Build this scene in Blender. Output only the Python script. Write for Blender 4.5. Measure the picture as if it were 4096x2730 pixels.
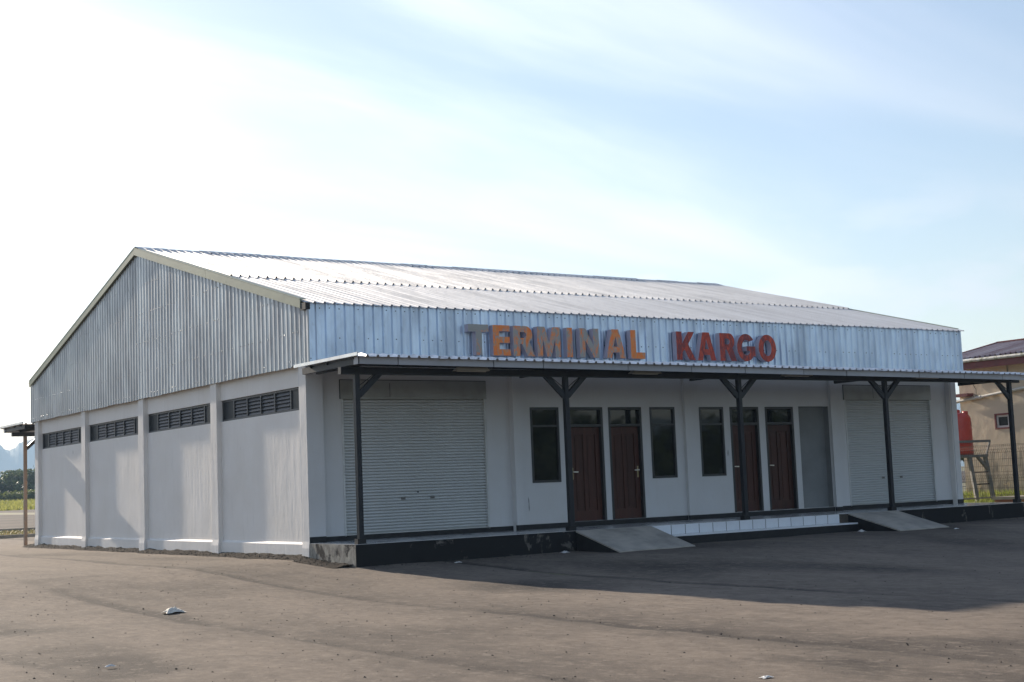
import bpy, bmesh, math, random
from mathutils import Vector, Matrix, noise
random.seed(7)
scene = bpy.context.scene
for o in list(bpy.data.objects):
    bpy.data.objects.remove(o)
S = 0.82            # every length below is multiplied by S to get metres
R = math.radians

# ------------------------------------------------------------------ camera
cam_d = bpy.data.cameras.new('camera'); cam = bpy.data.objects.new('camera', cam_d)
scene.collection.objects.link(cam)
r = (0.82801, -0.559326, -0.039409); u = (-0.02471, -0.106615, 0.993993); f = (0.560168, 0.822063, 0.1021)
cam.matrix_world = Matrix(((r[0], u[0], -f[0], -15.0217 * S), (r[1], u[1], -f[1], -30.9931 * S),
                           (r[2], u[2], -f[2], 1.5996 * S), (0, 0, 0, 1)))
cam_d.sensor_width = 36; cam_d.lens = 36 * 1409.8 / 1024
cam_d.clip_start = .1; cam_d.clip_end = 9000
scene.camera = cam

# ------------------------------------------------------------------ light
SUN_AZ, SUN_EL = R(2.5), R(20.0)          # azimuth from +Y towards -X
sdir = Vector((-math.sin(SUN_AZ) * math.cos(SUN_EL), math.cos(SUN_AZ) * math.cos(SUN_EL), math.sin(SUN_EL)))
world = bpy.data.worlds.new('World'); scene.world = world; world.use_nodes = True
nt = world.node_tree; nt.nodes.clear()
def N(tree, t, **kw):
    n = tree.nodes.new(t)
    for k, v in kw.items():
        if k.startswith('i_'):
            key = k[2:]
            key = int(key) if key.isdigit() else key.replace('_', ' ')
            n.inputs[key].default_value = v
        else:
            setattr(n, k, v)
    return n
def M(tree, op, a, b=None, c=None, clamp=False):
    n = tree.nodes.new('ShaderNodeMath'); n.operation = op; n.use_clamp = clamp
    for i, x in enumerate((a, b, c)):
        if x is None: continue
        if isinstance(x, (int, float)): n.inputs[i].default_value = x
        else: tree.links.new(x, n.inputs[i])
    return n.outputs[0]
def MR(tree, x, a, b, c=0., d=1., smooth=False):
    n = tree.nodes.new('ShaderNodeMapRange'); n.clamp = True
    if smooth: n.interpolation_type = 'SMOOTHSTEP'
    tree.links.new(x, n.inputs[0])
    for i, v in enumerate((a, b, c, d)): n.inputs[i + 1].default_value = v
    return n.outputs[0]
def MIX(tree, fac, a, b, blend='MIX'):
    n = tree.nodes.new('ShaderNodeMix'); n.data_type = 'RGBA'; n.blend_type = blend
    for i, x in ((0, fac), (6, a), (7, b)):
        if isinstance(x, (int, float)): n.inputs[i].default_value = x
        elif isinstance(x, tuple): n.inputs[i].default_value = (*x[:3], 1)
        else: tree.links.new(x, n.inputs[i])
    return n.outputs[2]
sky = N(nt, 'ShaderNodeTexSky', sky_type='NISHITA', sun_disc=False, sun_elevation=SUN_EL, sun_rotation=-SUN_AZ,
        altitude=50, air_density=1.25, dust_density=.45, ozone_density=1.2)
tc = N(nt, 'ShaderNodeTexCoord'); sp = N(nt, 'ShaderNodeSeparateXYZ'); nt.links.new(tc.outputs['Generated'], sp.inputs[0])
den = M(nt, 'ADD', M(nt, 'MAXIMUM', sp.outputs[2], 0.), .13)
cb = N(nt, 'ShaderNodeCombineXYZ')
nt.links.new(M(nt, 'DIVIDE', sp.outputs[0], den), cb.inputs[0]); nt.links.new(M(nt, 'DIVIDE', sp.outputs[1], den), cb.inputs[1])
mp = N(nt, 'ShaderNodeMapping'); mp.inputs['Rotation'].default_value = (0, 0, R(38)); mp.inputs['Scale'].default_value = (.30, .95, 1); mp.inputs['Location'].default_value = (.35, .2, 0)
nt.links.new(cb.outputs[0], mp.inputs[0])
n1 = N(nt, 'ShaderNodeTexNoise', i_Scale=1.25, i_Detail=8., i_Roughness=.52, i_Distortion=.7); nt.links.new(mp.outputs[0], n1.inputs[0])
cir = MR(nt, n1.outputs[0], .40, .78, 0, 1, True)
# low puffy clouds towards the horizon
mp2 = N(nt, 'ShaderNodeMapping'); mp2.inputs['Scale'].default_value = (3.2, 3.2, 9.); nt.links.new(tc.outputs['Generated'], mp2.inputs[0])
n2 = N(nt, 'ShaderNodeTexNoise', i_Scale=1.6, i_Detail=7., i_Roughness=.55); nt.links.new(mp2.outputs[0], n2.inputs[0])
low = M(nt, 'MULTIPLY', MR(nt, n2.outputs[0], .46, .62, 0, 1, True), MR(nt, sp.outputs[2], .10, .24, 1, 0, True))
mask = M(nt, 'MAXIMUM', M(nt, 'MULTIPLY_ADD', cir, .70, .08), M(nt, 'MULTIPLY', low, .75))
dt = N(nt, 'ShaderNodeVectorMath', operation='DOT_PRODUCT'); nt.links.new(tc.outputs['Generated'], dt.inputs[0]); dt.inputs[1].default_value = sdir
fw = M(nt, 'POWER', M(nt, 'MAXIMUM', dt.outputs['Value'], 0.), 2.0)
cl = M(nt, 'ADD', 3.0, M(nt, 'MULTIPLY', fw, 10.5))
cc = N(nt, 'ShaderNodeCombineXYZ')
for i, kx in enumerate((.94, .985, 1.07)): nt.links.new(M(nt, 'MULTIPLY', cl, kx), cc.inputs[i])
skyt = MIX(nt, 1., sky.outputs[0], (1.0, .98, 1.07), 'MULTIPLY')
skyc = MIX(nt, mask, skyt, cc.outputs[0])
bg = N(nt, 'ShaderNodeBackground', i_Strength=.071); nt.links.new(skyc, bg.inputs[0])
wo = N(nt, 'ShaderNodeOutputWorld'); nt.links.new(bg.outputs[0], wo.inputs[0])
sun_d = bpy.data.lights.new('sun', 'SUN'); sun_d.energy = 5.0; sun_d.angle = R(.6); sun_d.color = (1., .87, .72)
sun = bpy.data.objects.new('sun', sun_d); scene.collection.objects.link(sun)
sun.rotation_euler = sdir.to_track_quat('Z', 'Y').to_euler()
scene.view_settings.view_transform = 'Standard'; scene.view_settings.look = 'None'
scene.view_settings.exposure = 1.1; scene.view_settings.gamma = 1.0
scene.view_settings.use_curve_mapping = False

# ------------------------------------------------------------------ materials
def newmat(name):
    m = bpy.data.materials.new(name); m.use_nodes = True
    t = m.node_tree; t.nodes.clear()
    out = t.nodes.new('ShaderNodeOutputMaterial'); b = t.nodes.new('ShaderNodeBsdfPrincipled')
    t.links.new(b.outputs[0], out.inputs[0])
    return m, t, b
def coords(t, stretch=(1, 1, 1), loc=(0, 0, 0)):
    c = t.nodes.new('ShaderNodeTexCoord'); mpn = t.nodes.new('ShaderNodeMapping')
    mpn.inputs['Scale'].default_value = stretch; mpn.inputs['Location'].default_value = loc
    t.links.new(c.outputs['Object'], mpn.inputs[0]); return mpn.outputs[0]
def NOI(t, vec, scale, detail=5., rough=.55, dist=0.):
    n = N(t, 'ShaderNodeTexNoise', i_Scale=scale, i_Detail=detail, i_Roughness=rough, i_Distortion=dist)
    t.links.new(vec, n.inputs[0]); return n.outputs[0]
def BUMP(t, b, h, strength, dist=.01):
    n = N(t, 'ShaderNodeBump', i_Strength=strength, i_Distance=dist); t.links.new(h, n.inputs['Height'])
    t.links.new(n.outputs[0], b.inputs['Normal']); return n
def pmat(name, col, col2=None, rough=.6, metal=0., vs=3., lo=.35, hi=.7, stretch=(1, 1, 1), bump=0., bs=30., rand=0., spec=.5, rvar=0., bd=.01):
    m, t, b = newmat(name)
    v = coords(t, stretch)
    n = NOI(t, v, vs, 6., .6)
    c = MIX(t, MR(t, n, lo, hi), col, col2 or tuple(x * .8 for x in col))
    if rand:
        oi = t.nodes.new('ShaderNodeObjectInfo')
        k = MR(t, oi.outputs['Random'], 0, 1, 1 - rand, 1 + rand)
        cx = t.nodes.new('ShaderNodeCombineXYZ')
        for i in range(3): t.links.new(k, cx.inputs[i])
        c = MIX(t, 1., c, cx.outputs[0], 'MULTIPLY')
    t.links.new(c, b.inputs['Base Color'])
    b.inputs['Roughness'].default_value = rough; b.inputs['Metallic'].default_value = metal
    b.inputs['Specular IOR Level'].default_value = spec
    if rvar: t.links.new(MR(t, n, lo, hi, rough - rvar, rough + rvar), b.inputs['Roughness'])
    if bump: BUMP(t, b, NOI(t, coords(t), bs, 4.), bump, bd)
    return m

def plaster(name, col, seed):
    m, t, b = newmat(name)
    v = coords(t, loc=(seed, 0, 0)); vv = coords(t, (2.2, 2.2, .35), (seed, 0, 0))
    st = NOI(t, vv, 3.2, 6., .65)                         # vertical trowel streaks
    bl = NOI(t, v, .9, 5., .6)
    c = MIX(t, MR(t, bl, .35, .72), col, tuple(x * k for x, k in zip(col, (.93, .92, .90))))
    c = MIX(t, M(t, 'MULTIPLY', MR(t, st, .56, .78), .35), c, (.60, .58, .55))
    dr = NOI(t, coords(t, (7, 7, .28), (seed, 1, 0)), 2., 6., .7)     # dirt runs
    c = MIX(t, M(t, 'MULTIPLY', MR(t, dr, .62, .80), .30), c, (.40, .38, .34))
    sc = NOI(t, coords(t, (1, 1, .30), (seed, 5, 3)), 4.6, 2., .4)    # a few dark scuffs
    c = MIX(t, M(t, 'MULTIPLY', MR(t, sc, .775, .80), .8), c, (.10, .09, .08))
    t.links.new(c, b.inputs['Base Color']); b.inputs['Roughness'].default_value = .75; b.inputs['Specular IOR Level'].default_value = .3
    h = M(t, 'ADD', M(t, 'MULTIPLY', NOI(t, v, 1.1, 3.), .55), M(t, 'ADD', M(t, 'MULTIPLY', st, .35), M(t, 'MULTIPLY', NOI(t, v, 22, 3.), .06)))
    BUMP(t, b, h, .38, .045)
    return m
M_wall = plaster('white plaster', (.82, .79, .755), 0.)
M_wall_shade = plaster('white plaster shaded porch', (.67, .67, .67), 7.)  # same plaster as the side wall, canopy shade darkened into its colour

def zinc(name, base, dull, rough, vs, seed, metal=.85, dull2=None, stretch=(1.2, 1.2, .5), rand=.07):
    m, t, b = newmat(name)
    oi = t.nodes.new('ShaderNodeObjectInfo')
    v0 = coords(t, stretch)
    add = N(t, 'ShaderNodeVectorMath', operation='ADD'); t.links.new(v0, add.inputs[0])
    ml = N(t, 'ShaderNodeVectorMath', operation='SCALE'); ml.inputs[0].default_value = (13, 7, 5); t.links.new(oi.outputs['Random'], ml.inputs['Scale'])
    t.links.new(ml.outputs[0], add.inputs[1])
    v = add.outputs[0]
    n = NOI(t, v, vs, 7., .65, .4); n3 = NOI(t, v, vs * 4.5, 5., .6)
    c = MIX(t, MR(t, n, .40, .68), base, dull)
    c = MIX(t, M(t, 'MULTIPLY', MR(t, n3, .62, .74), .35), c, dull2 or tuple(x * .55 for x in dull))
    k = MR(t, oi.outputs['Random'], 0, 1, 1 - rand, 1 + rand); cx = t.nodes.new('ShaderNodeCombineXYZ')
    for i in range(3): t.links.new(k, cx.inputs[i])
    c = MIX(t, 1., c, cx.outputs[0], 'MULTIPLY')
    t.links.new(c, b.inputs['Base Color']); b.inputs['Metallic'].default_value = metal
    t.links.new(MR(t, n, .35, .7, rough - .08, rough + .14), b.inputs['Roughness'])
    BUMP(t, b, NOI(t, coords(t, (1.5, 1.5, .5)), 1.6, 3.), .12, .03)
    return m
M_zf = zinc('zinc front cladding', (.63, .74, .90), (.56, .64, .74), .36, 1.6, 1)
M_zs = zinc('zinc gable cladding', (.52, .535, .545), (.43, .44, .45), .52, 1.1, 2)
M_zr = zinc('zinc roof', (.66, .66, .66), (.56, .56, .56), .60, .8, 3, metal=.40, stretch=(2.5, .35, .35), rand=.05)
M_zc = zinc('zinc canopy', (.70, .71, .72), (.55, .56, .57), .40, 1.5, 4)
M_barge = pmat('pale green barge', (.24, .275, .18), (.17, .20, .14), .5, vs=1.2, stretch=(1, .6, 2), bump=.1, bs=6)
M_steel = pmat('dark steel paint', (.016, .019, .026), (.024, .025, .028), .5, vs=5, spec=.3)
M_steelb = pmat('back post steel', (.10, .085, .075), (.16, .10, .07), .6, vs=7)
M_fascia = pmat('grey fascia', (.42, .43, .47), (.36, .37, .40), .42, vs=1.5, rand=.10)
M_black = pmat('black paint', (.010, .011, .013), (.02, .021, .023), .55, vs=6, spec=.3)
M_frame = pmat('black aluminium', (.018, .020, .024), (.026, .027, .03), .38, vs=9)
M_louvre = pmat('louvre grey', (.060, .064, .070), (.042, .044, .048), .5, vs=6, rand=.12)
M_slat = pmat('shutter slat', (.60, .62, .62), (.55, .57, .565), .45, vs=.9)
M_hood = pmat('shutter hood', (.36, .365, .35), (.27, .27, .25), .38, vs=1.3, metal=.2, lo=.4, hi=.62)
M_rail = pmat('shutter rail', (.62, .63, .61), (.52, .52, .50), .45)
M_brass = pmat('brass handle', (.55, .46, .24), (.40, .33, .18), .35, metal=.7)
M_chrome = pmat('lever handle', (.7, .69, .64), (.6, .59, .55), .3, metal=.8)
M_cement = pmat('raw cement', (.25, .255, .25), (.19, .19, .185), .85, vs=2.2, bump=.25, bs=18)
M_niche = pmat('grey painted niche', (.24, .25, .25), (.19, .195, .195), .7, vs=1.4)
M_ramp = pmat('ramp concrete', (.47, .43, .37), (.31, .285, .25), .85, vs=2.4, bump=.4, bs=14, lo=.38, hi=.66)
M_tilew = pmat('white tile', (.80, .83, .86), (.72, .75, .78), .18, vs=3, rand=.04)
M_pink = pmat('letter return', (.62, .55, .62), (.54, .47, .53), .5, vs=4)
M_lamp = pmat('lamp housing', (.50, .45, .38), (.42, .38, .32), .4)
M_pipe = pmat('pvc pipe', (.62, .60, .55), (.48, .46, .40), .4, vs=4)
M_gutter = pmat('mossy gutter', (.62, .60, .54), (.20, .20, .11), .5, vs=5, lo=.45, hi=.62)
M_redtrim = pmat('red brown trim', (.20, .045, .04), (.15, .04, .035), .5, vs=4)
M_wire = pmat('fence wire', (.12, .10, .085), (.17, .12, .08), .5, metal=.3)
M_tank = pmat('red tank plastic', (.62, .060, .035), (.52, .05, .035), .38, vs=2.)
M_stand = pmat('grey stand steel', (.20, .195, .185), (.14, .135, .125), .55, vs=6)
M_print = pmat('tank print', (.10, .03, .03), (.14, .03, .03), .5)
M_winwhite = pmat('white window frame', (.60, .58, .54), (.5, .48, .45), .5)
M_brick = pmat('red brick', (.34, .12, .07), (.26, .09, .06), .8, vs=8)
M_rag = pmat('white rag', (.70, .66, .58), (.48, .44, .38), .9, vs=9)
M_paper = pmat('paper scrap', (.72, .71, .68), (.55, .53, .50), .8, vs=12)
M_kerb = pmat('kerb concrete', (.30, .275, .24), (.2, .185, .16), .85, vs=3, spec=.1)
M_stone = pmat('loose stone', (.060, .052, .046), (.10, .088, .076), .9, spec=.05, vs=40, rand=0)
M_trunk = pmat('bark', (.10, .08, .06), (.06, .05, .04), .9, vs=6)

def glassmat():
    m, t, b = newmat('dark window glass')
    b.inputs['Base Color'].default_value = (.006, .008, .009, 1); b.inputs['Roughness'].default_value = .03
    b.inputs['IOR'].default_value = 1.52; b.inputs['Specular IOR Level'].default_value = .45
    BUMP(t, b, NOI(t, coords(t), 1.4, 2.), .03, .02)
    return m
M_glass = glassmat()
M_vpane = pmat('dusty dark vent pane', (.020, .025, .031), (.030, .034, .038), .45, vs=3, spec=.2)

def woodmat():
    m, t, b = newmat('red brown door wood')
    v = coords(t, (14, 14, .8))
    n = NOI(t, v, 2.0, 6., .6, .8)
    c = MIX(t, MR(t, n, .3, .7), (.085, .028, .017), (.042, .015, .010))
    oi = t.nodes.new('ShaderNodeObjectInfo'); k = MR(t, oi.outputs['Random'], 0, 1, .85, 1.2); cx = t.nodes.new('ShaderNodeCombineXYZ')
    for i in range(3): t.links.new(k, cx.inputs[i])
    c = MIX(t, 1., c, cx.outputs[0], 'MULTIPLY')
    t.links.new(c, b.inputs['Base Color']); b.inputs['Roughness'].default_value = .5; b.inputs['Specular IOR Level'].default_value = .3
    BUMP(t, b, n, .15, .004); return m
M_wood = woodmat()

def signmat(name, base, over, over2):
    # worn paint: the object's colour red channel says how much of the upper coat is left
    m, t, b = newmat(name)
    oi = t.nodes.new('ShaderNodeObjectInfo'); sepc = t.nodes.new('ShaderNodeSeparateColor'); t.links.new(oi.outputs['Color'], sepc.inputs[0])
    v0 = coords(t, (3.2, 3.2, 1.5)); add = N(t, 'ShaderNodeVectorMath', operation='ADD'); t.links.new(v0, add.inputs[0])
    ml = N(t, 'ShaderNodeVectorMath', operation='SCALE'); ml.inputs[0].default_value = (11, 3, 17); t.links.new(oi.outputs['Random'], ml.inputs['Scale']); t.links.new(ml.outputs[0], add.inputs[1])
    n = NOI(t, add.outputs[0], 2.6, 7., .66, 1.0)
    x = M(t, 'SUBTRACT', M(t, 'ADD', n, sepc.outputs[0]), 1.)
    fac = MR(t, x, -.05, .10)
    n2 = NOI(t, add.outputs[0], 5., 4., .6)
    c = MIX(t, fac, base, MIX(t, MR(t, n2, .35, .65), over, over2))
    t.links.new(c, b.inputs['Base Color']); b.inputs['Roughness'].default_value = .5; return m
M_sgrey = signmat('worn grey and orange letter face', (.37, .35, .32), (.95, .20, .025), (.85, .30, .08))
M_sred = signmat('smeared red letter face', (.20, .030, .036), (.64, .070, .022), (.38, .042, .028))

def peelmat():
    m, t, b = newmat('peeling black paint on cement')
    v = coords(t, (1, 1, .75)); n = NOI(t, v, 2.3, 8., .70, .4); n2 = NOI(t, v, 9., 5.)
    sp_ = t.nodes.new('ShaderNodeSeparateXYZ'); cx = t.nodes.new('ShaderNodeTexCoord'); t.links.new(cx.outputs['Object'], sp_.inputs[0])
    geo = t.nodes.new('ShaderNodeNewGeometry'); sn = t.nodes.new('ShaderNodeSeparateXYZ'); t.links.new(geo.outputs['Normal'], sn.inputs[0])
    end = M(t, 'ABSOLUTE', sn.outputs[0])                # the bare end of the slab has lost most of its paint
    k = M(t, 'ADD', n, M(t, 'MULTIPLY', end, .13))
    cem = MIX(t, MR(t, n2, .35, .65), (.15, .138, .12), (.07, .065, .06))
    cem = MIX(t, end, cem, MIX(t, MR(t, n2, .35, .65), (.42, .39, .33), (.19, .175, .155)))
    c = MIX(t, MR(t, k, .575, .63), (.011, .0115, .013), cem)
    t.links.new(c, b.inputs['Base Color']); b.inputs['Roughness'].default_value = .75; b.inputs['Specular IOR Level'].default_value = .25
    BUMP(t, b, k, .5, .01); return m
M_peel = peelmat()

def floormat():
    m, t, b = newmat('glazed porch tiles')
    br = N(t, 'ShaderNodeTexBrick', offset=0., i_Scale=1., i_Mortar_Size=.004, i_Brick_Width=.4, i_Row_Height=.4, i_Mortar_Smooth=.1)
    t.links.new(coords(t), br.inputs['Vector'])
    br.inputs['Color1'].default_value = (.62, .63, .64, 1); br.inputs['Color2'].default_value = (.58, .59, .60, 1); br.inputs['Mortar'].default_value = (.25, .24, .23, 1)
    n = NOI(t, coords(t), 1.8, 5.)
    c = MIX(t, MR(t, n, .4, .75), br.outputs[0], (.40, .39, .37))
    t.links.new(c, b.inputs['Base Color']); t.links.new(MR(t, n, .35, .7, .08, .28), b.inputs['Roughness'])
    return m
M_floor = floormat()

def asphalt():
    m, t, b = newmat('dusty asphalt')
    v = coords(t); at = t.nodes.new('ShaderNodeAttribute'); at.attribute_name = 'wear'
    big = NOI(t, coords(t, (.9, .28, 1)), .55, 6., .6, .4); pix = NOI(t, coords(t, (1, .6, 1)), 9., 4., .7); mid = NOI(t, coords(t, (1, .55, 1)), 2.2, 6., .62); fine = NOI(t, v, 75., 3., .6); grit = NOI(t, v, 24., 4., .7)
    c = MIX(t, MR(t, big, .34, .68), (.205, .170, .138), (.150, .126, .105))
    c = MIX(t, M(t, 'MULTIPLY', MR(t, mid, .48, .74), .65), c, (.105, .090, .078))
    c = MIX(t, M(t, 'MULTIPLY', MR(t, NOI(t, coords(t, (1, .4, 1), (3, 9, 0)), .9, 6., .66, .6), .56, .74), .55), c, (.270, .228, .185))   # pale dust
    sm = M(t, 'MULTIPLY', at.outputs['Fac'], MR(t, mid, .25, .6, .45, 1.))
    c = MIX(t, M(t, 'MULTIPLY', sm, 1.6, clamp=True), c, (.058, .051, .046))
    c = MIX(t, M(t, 'MULTIPLY', MR(t, fine, .52, .72), .45), c, (.27, .23, .19))
    c = MIX(t, M(t, 'MULTIPLY', MR(t, grit, .58, .74), .5), c, (.065, .056, .050))
    c = MIX(t, M(t, 'MULTIPLY', MR(t, pix, .50, .70), .5), c, (.085, .073, .064))
    c = MIX(t, M(t, 'MULTIPLY', MR(t, pix, .46, .32), .45), c, (.26, .22, .18))
    t.links.new(c, b.inputs['Base Color']); b.inputs['Roughness'].default_value = .92; b.inputs['Specular IOR Level'].default_value = .06
    h = M(t, 'ADD', M(t, 'MULTIPLY', fine, .5), M(t, 'ADD', M(t, 'MULTIPLY', grit, 1.), M(t, 'MULTIPLY', mid, 1.6)))
    BUMP(t, b, h, .5, .012); return m
M_asph = asphalt()
M_gravel = pmat('gravel edge', (.030, .026, .023), (.060, .051, .044), .95, spec=.03, vs=14, bump=1., bs=26, bd=.03)
M_earth = pmat('grassy earth', (.13, .135, .05), (.10, .085, .055), .95, vs=.35, bump=.5, bs=3, bd=.1)
def apronmat():
    m, t, b = newmat('concrete apron')
    v = coords(t); n = NOI(t, coords(t, (.05, .6, 1)), 1., 6., .6); n2 = NOI(t, v, .8, 5.)
    c = MIX(t, MR(t, n, .38, .66), (.100, .085, .074), (.066, .057, .050))
    wv = N(t, 'ShaderNodeTexWave', wave_type='BANDS', bands_direction='Y', i_Scale=.026, i_Distortion=1.2, i_Detail=3., i_Detail_Scale=.3); t.links.new(v, wv.inputs[0])
    c = MIX(t, M(t, 'MULTIPLY', MR(t, wv.outputs['Fac'], .74, .92), .75), c, (.055, .048, .043))
    t.links.new(c, b.inputs['Base Color']); b.inputs['Roughness'].default_value = .9; b.inputs['Specular IOR Level'].default_value = .05; return m
M_apron = apronmat()
def leafmat(name, a, b_, tr):
    m, t, b = newmat(name)
    geo = t.nodes.new('ShaderNodeNewGeometry')
    c = MIX(t, MR(t, geo.outputs['Random Per Island'], 0, 1), a, b_)
    t.links.new(c, b.inputs['Base Color']); b.inputs['Roughness'].default_value = .6; b.inputs['Specular IOR Level'].default_value = .3
    tl = t.nodes.new('ShaderNodeBsdfTranslucent'); t.links.new(c, tl.inputs[0]); mx = t.nodes.new('ShaderNodeMixShader'); mx.inputs[0].default_value = tr
    t.links.new(b.outputs[0], mx.inputs[1]); t.links.new(tl.outputs[0], mx.inputs[2])
    t.links.new(mx.outputs[0], [n for n in t.nodes if n.type == 'OUTPUT_MATERIAL'][0].inputs[0]); return m
M_leaf = leafmat('tree leaves', (.055, .085, .035), (.12, .15, .06), .4)
M_leafd = leafmat('dark leaves', (.018, .036, .014), (.045, .068, .022), .2)
M_bush = leafmat('bush leaves', (.09, .12, .03), (.17, .19, .05), .4)
M_grass = leafmat('grass blades', (.22, .24, .05), (.36, .34, .09), .45)
M_grassr = leafmat('lush grass blades', (.14, .20, .03), (.30, .32, .07), .45)
M_weed = leafmat('roadside weeds', (.16, .17, .06), (.34, .26, .14), .3)
M_hill = pmat('forested hill', (.030, .048, .022), (.050, .068, .030), .9, vs=.03)
def housewall():
    m, t, b = newmat('stained cream wall')
    v = coords(t); n = NOI(t, v, .7, 6., .65); st = NOI(t, coords(t, (1, 2.2, .5)), 1.2, 6., .7)
    c = MIX(t, MR(t, n, .35, .7), (.66, .55, .40), (.56, .46, .335))
    pos = t.nodes.new('ShaderNodeSeparateXYZ'); t.links.new(v, pos.inputs[0])
    damp = M(t, 'ADD', st, MR(t, pos.outputs[2], 0., 2.4, .20, -.12))          # rising damp and flaking paint
    c = MIX(t, MR(t, damp, .50, .72), c, (.22, .195, .15))
    fl = NOI(t, v, 4.5, 5., .6)
    c = MIX(t, M(t, 'MULTIPLY', MR(t, M(t, 'ADD', fl, MR(t, pos.outputs[2], 0, 2.6, .12, -.2)), .62, .66), .8), c, (.62, .47, .28))
    t.links.new(c, b.inputs['Base Color']); b.inputs['Roughness'].default_value = .85
    BUMP(t, b, NOI(t, v, 3., 4.), .4, .03); return m
M_house = housewall()
M_hroof = zinc('weathered red zinc', (.26, .16, .16), (.42, .39, .41), .40, .9, 5, metal=.5, dull2=(.16, .04, .035), stretch=(.4, 2.5, .4), rand=.10)

# ------------------------------------------------------------------ mesh helpers (all input in units of S metres)
COL = scene.collection
class MB:
    def __init__(s): s.v = []; s.f = []
    def add(s, vs, fs):
        b = len(s.v); s.v += [tuple(x) for x in vs]; s.f += [tuple(i + b for i in q) for q in fs]; return s
    def box(s, x0, x1, y0, y1, z0, z1):
        v = [(x, y, z) for z in (z0, z1) for y in (y0, y1) for x in (x0, x1)]
        return s.add(v, [(0, 2, 3, 1), (4, 5, 7, 6), (0, 1, 5, 4), (2, 6, 7, 3), (0, 4, 6, 2), (1, 3, 7, 5)])
    def quad(s, a, b, c, d): return s.add([a, b, c, d], [(0, 1, 2, 3)])
    def bar(s, a, b, w, h=None, up=(0, 0, 1)):
        h = h or w; a = Vector(a); b = Vector(b); d = (b - a).normalized()
        sd = d.cross(Vector(up))
        if sd.length < 1e-4: sd = d.cross(Vector((1, 0, 0)))
        sd.normalize(); up_ = sd.cross(d)
        v = [p + sd * (w / 2 * i) + up_ * (h / 2 * j) for p in (a, b) for i, j in ((-1, -1), (1, -1), (1, 1), (-1, 1))]
        return s.add(v, [(0, 3, 2, 1), (4, 5, 6, 7), (0, 1, 5, 4), (1, 2, 6, 5), (2, 3, 7, 6), (3, 0, 4, 7)])
    def tube(s, pts, rad, n=8):
        pts = [Vector(p) for p in pts]; rings = []
        for i, p in enumerate(pts):
            d = (pts[min(i + 1, len(pts) - 1)] - pts[max(i - 1, 0)]).normalized()
            a = d.cross(Vector((0, 0, 1)) if abs(d.z) < .9 else Vector((1, 0, 0))).normalized(); c = a.cross(d)
            rr = rad[i] if isinstance(rad, (list, tuple)) else rad
            rings.append([p + a * (rr * math.cos(2 * math.pi * k / n)) + c * (rr * math.sin(2 * math.pi * k / n)) for k in range(n)])
        v = [q for rg in rings for q in rg]; fs = []
        for i in range(len(pts) - 1):
            for k in range(n): fs.append((i * n + k, i * n + (k + 1) % n, (i + 1) * n + (k + 1) % n, (i + 1) * n + k))
        fs += [tuple(range(n))[::-1], tuple((len(pts) - 1) * n + k for k in range(n))]
        return s.add(v, fs)
    def lathe(s, prof, cx, cy, n=24):
        v = [(cx + r_ * math.cos(2 * math.pi * k / n), cy + r_ * math.sin(2 * math.pi * k / n), z) for r_, z in prof for k in range(n)]
        fs = [(i * n + k, i * n + (k + 1) % n, (i + 1) * n + (k + 1) % n, (i + 1) * n + k) for i in range(len(prof) - 1) for k in range(n)]
        fs += [tuple(range(n))[::-1], tuple((len(prof) - 1) * n + k for k in range(n))]
        return s.add(v, fs)
    def mesh(s, name, mat, org=(0, 0, 0)):
        me = bpy.data.meshes.new(name)
        me.from_pydata([((x - org[0]) * S, (y - org[1]) * S, (z - org[2]) * S) for x, y, z in s.v], [], s.f)
        me.materials.append(mat); me.update(); return me
ORG = {}
def link(o, parent=None):
    COL.objects.link(o)
    if parent: o.parent = parent
    return o
def top(o, label, cat, group=None):
    o['label'] = label; o['category'] = cat
    if group: o['group'] = group
    return o
def thing(name, label, cat, org, group=None):
    o = bpy.data.objects.new(name, None); o.empty_display_size = .2; o.location = Vector(org) * S; link(o)
    ORG[o.name] = Vector(org); top(o, label, cat, group); return o
def origin(o):
    while o is not None and o.name not in ORG: o = o.parent
    return ORG[o.name] if o else Vector((0, 0, 0))
def part(mb, name, mat, parent, smooth=False, label=None):
    me = mb.mesh(name, mat, origin(parent)); o = bpy.data.objects.new(name, me); link(o, parent)
    if smooth: me.shade_smooth()
    if label: o['label'] = label
    return o
def place(me, name, parent, at, rot=None):
    # a copy of a shared mesh, built around its own origin, put at a point of the world
    o = bpy.data.objects.new(name, me); link(o, parent)
    o.location = (Vector(at) - origin(parent)) * S
    if rot: o.rotation_euler = rot
    return o
def solo(mb, name, mat, label, cat, org, group=None, smooth=False):
    me = mb.mesh(name, mat, org); o = bpy.data.objects.new(name, me); o.location = Vector(org) * S; link(o); ORG[o.name] = Vector(org)
    if smooth: me.shade_smooth()
    top(o, label, cat, group); return o
def setting(mb, name, mat, kind='structure', smooth=False):
    me = mb.mesh(name, mat); o = bpy.data.objects.new(name, me); link(o); o['kind'] = kind
    if smooth: me.shade_smooth()
    return o
def fn(x, y, z=0., sc=1.): return noise.noise(Vector((x * sc, y * sc, z)))
def sst(a, b, x):
    t_ = min(1, max(0, (x - a) / (b - a))); return t_ * t_ * (3 - 2 * t_)

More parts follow.
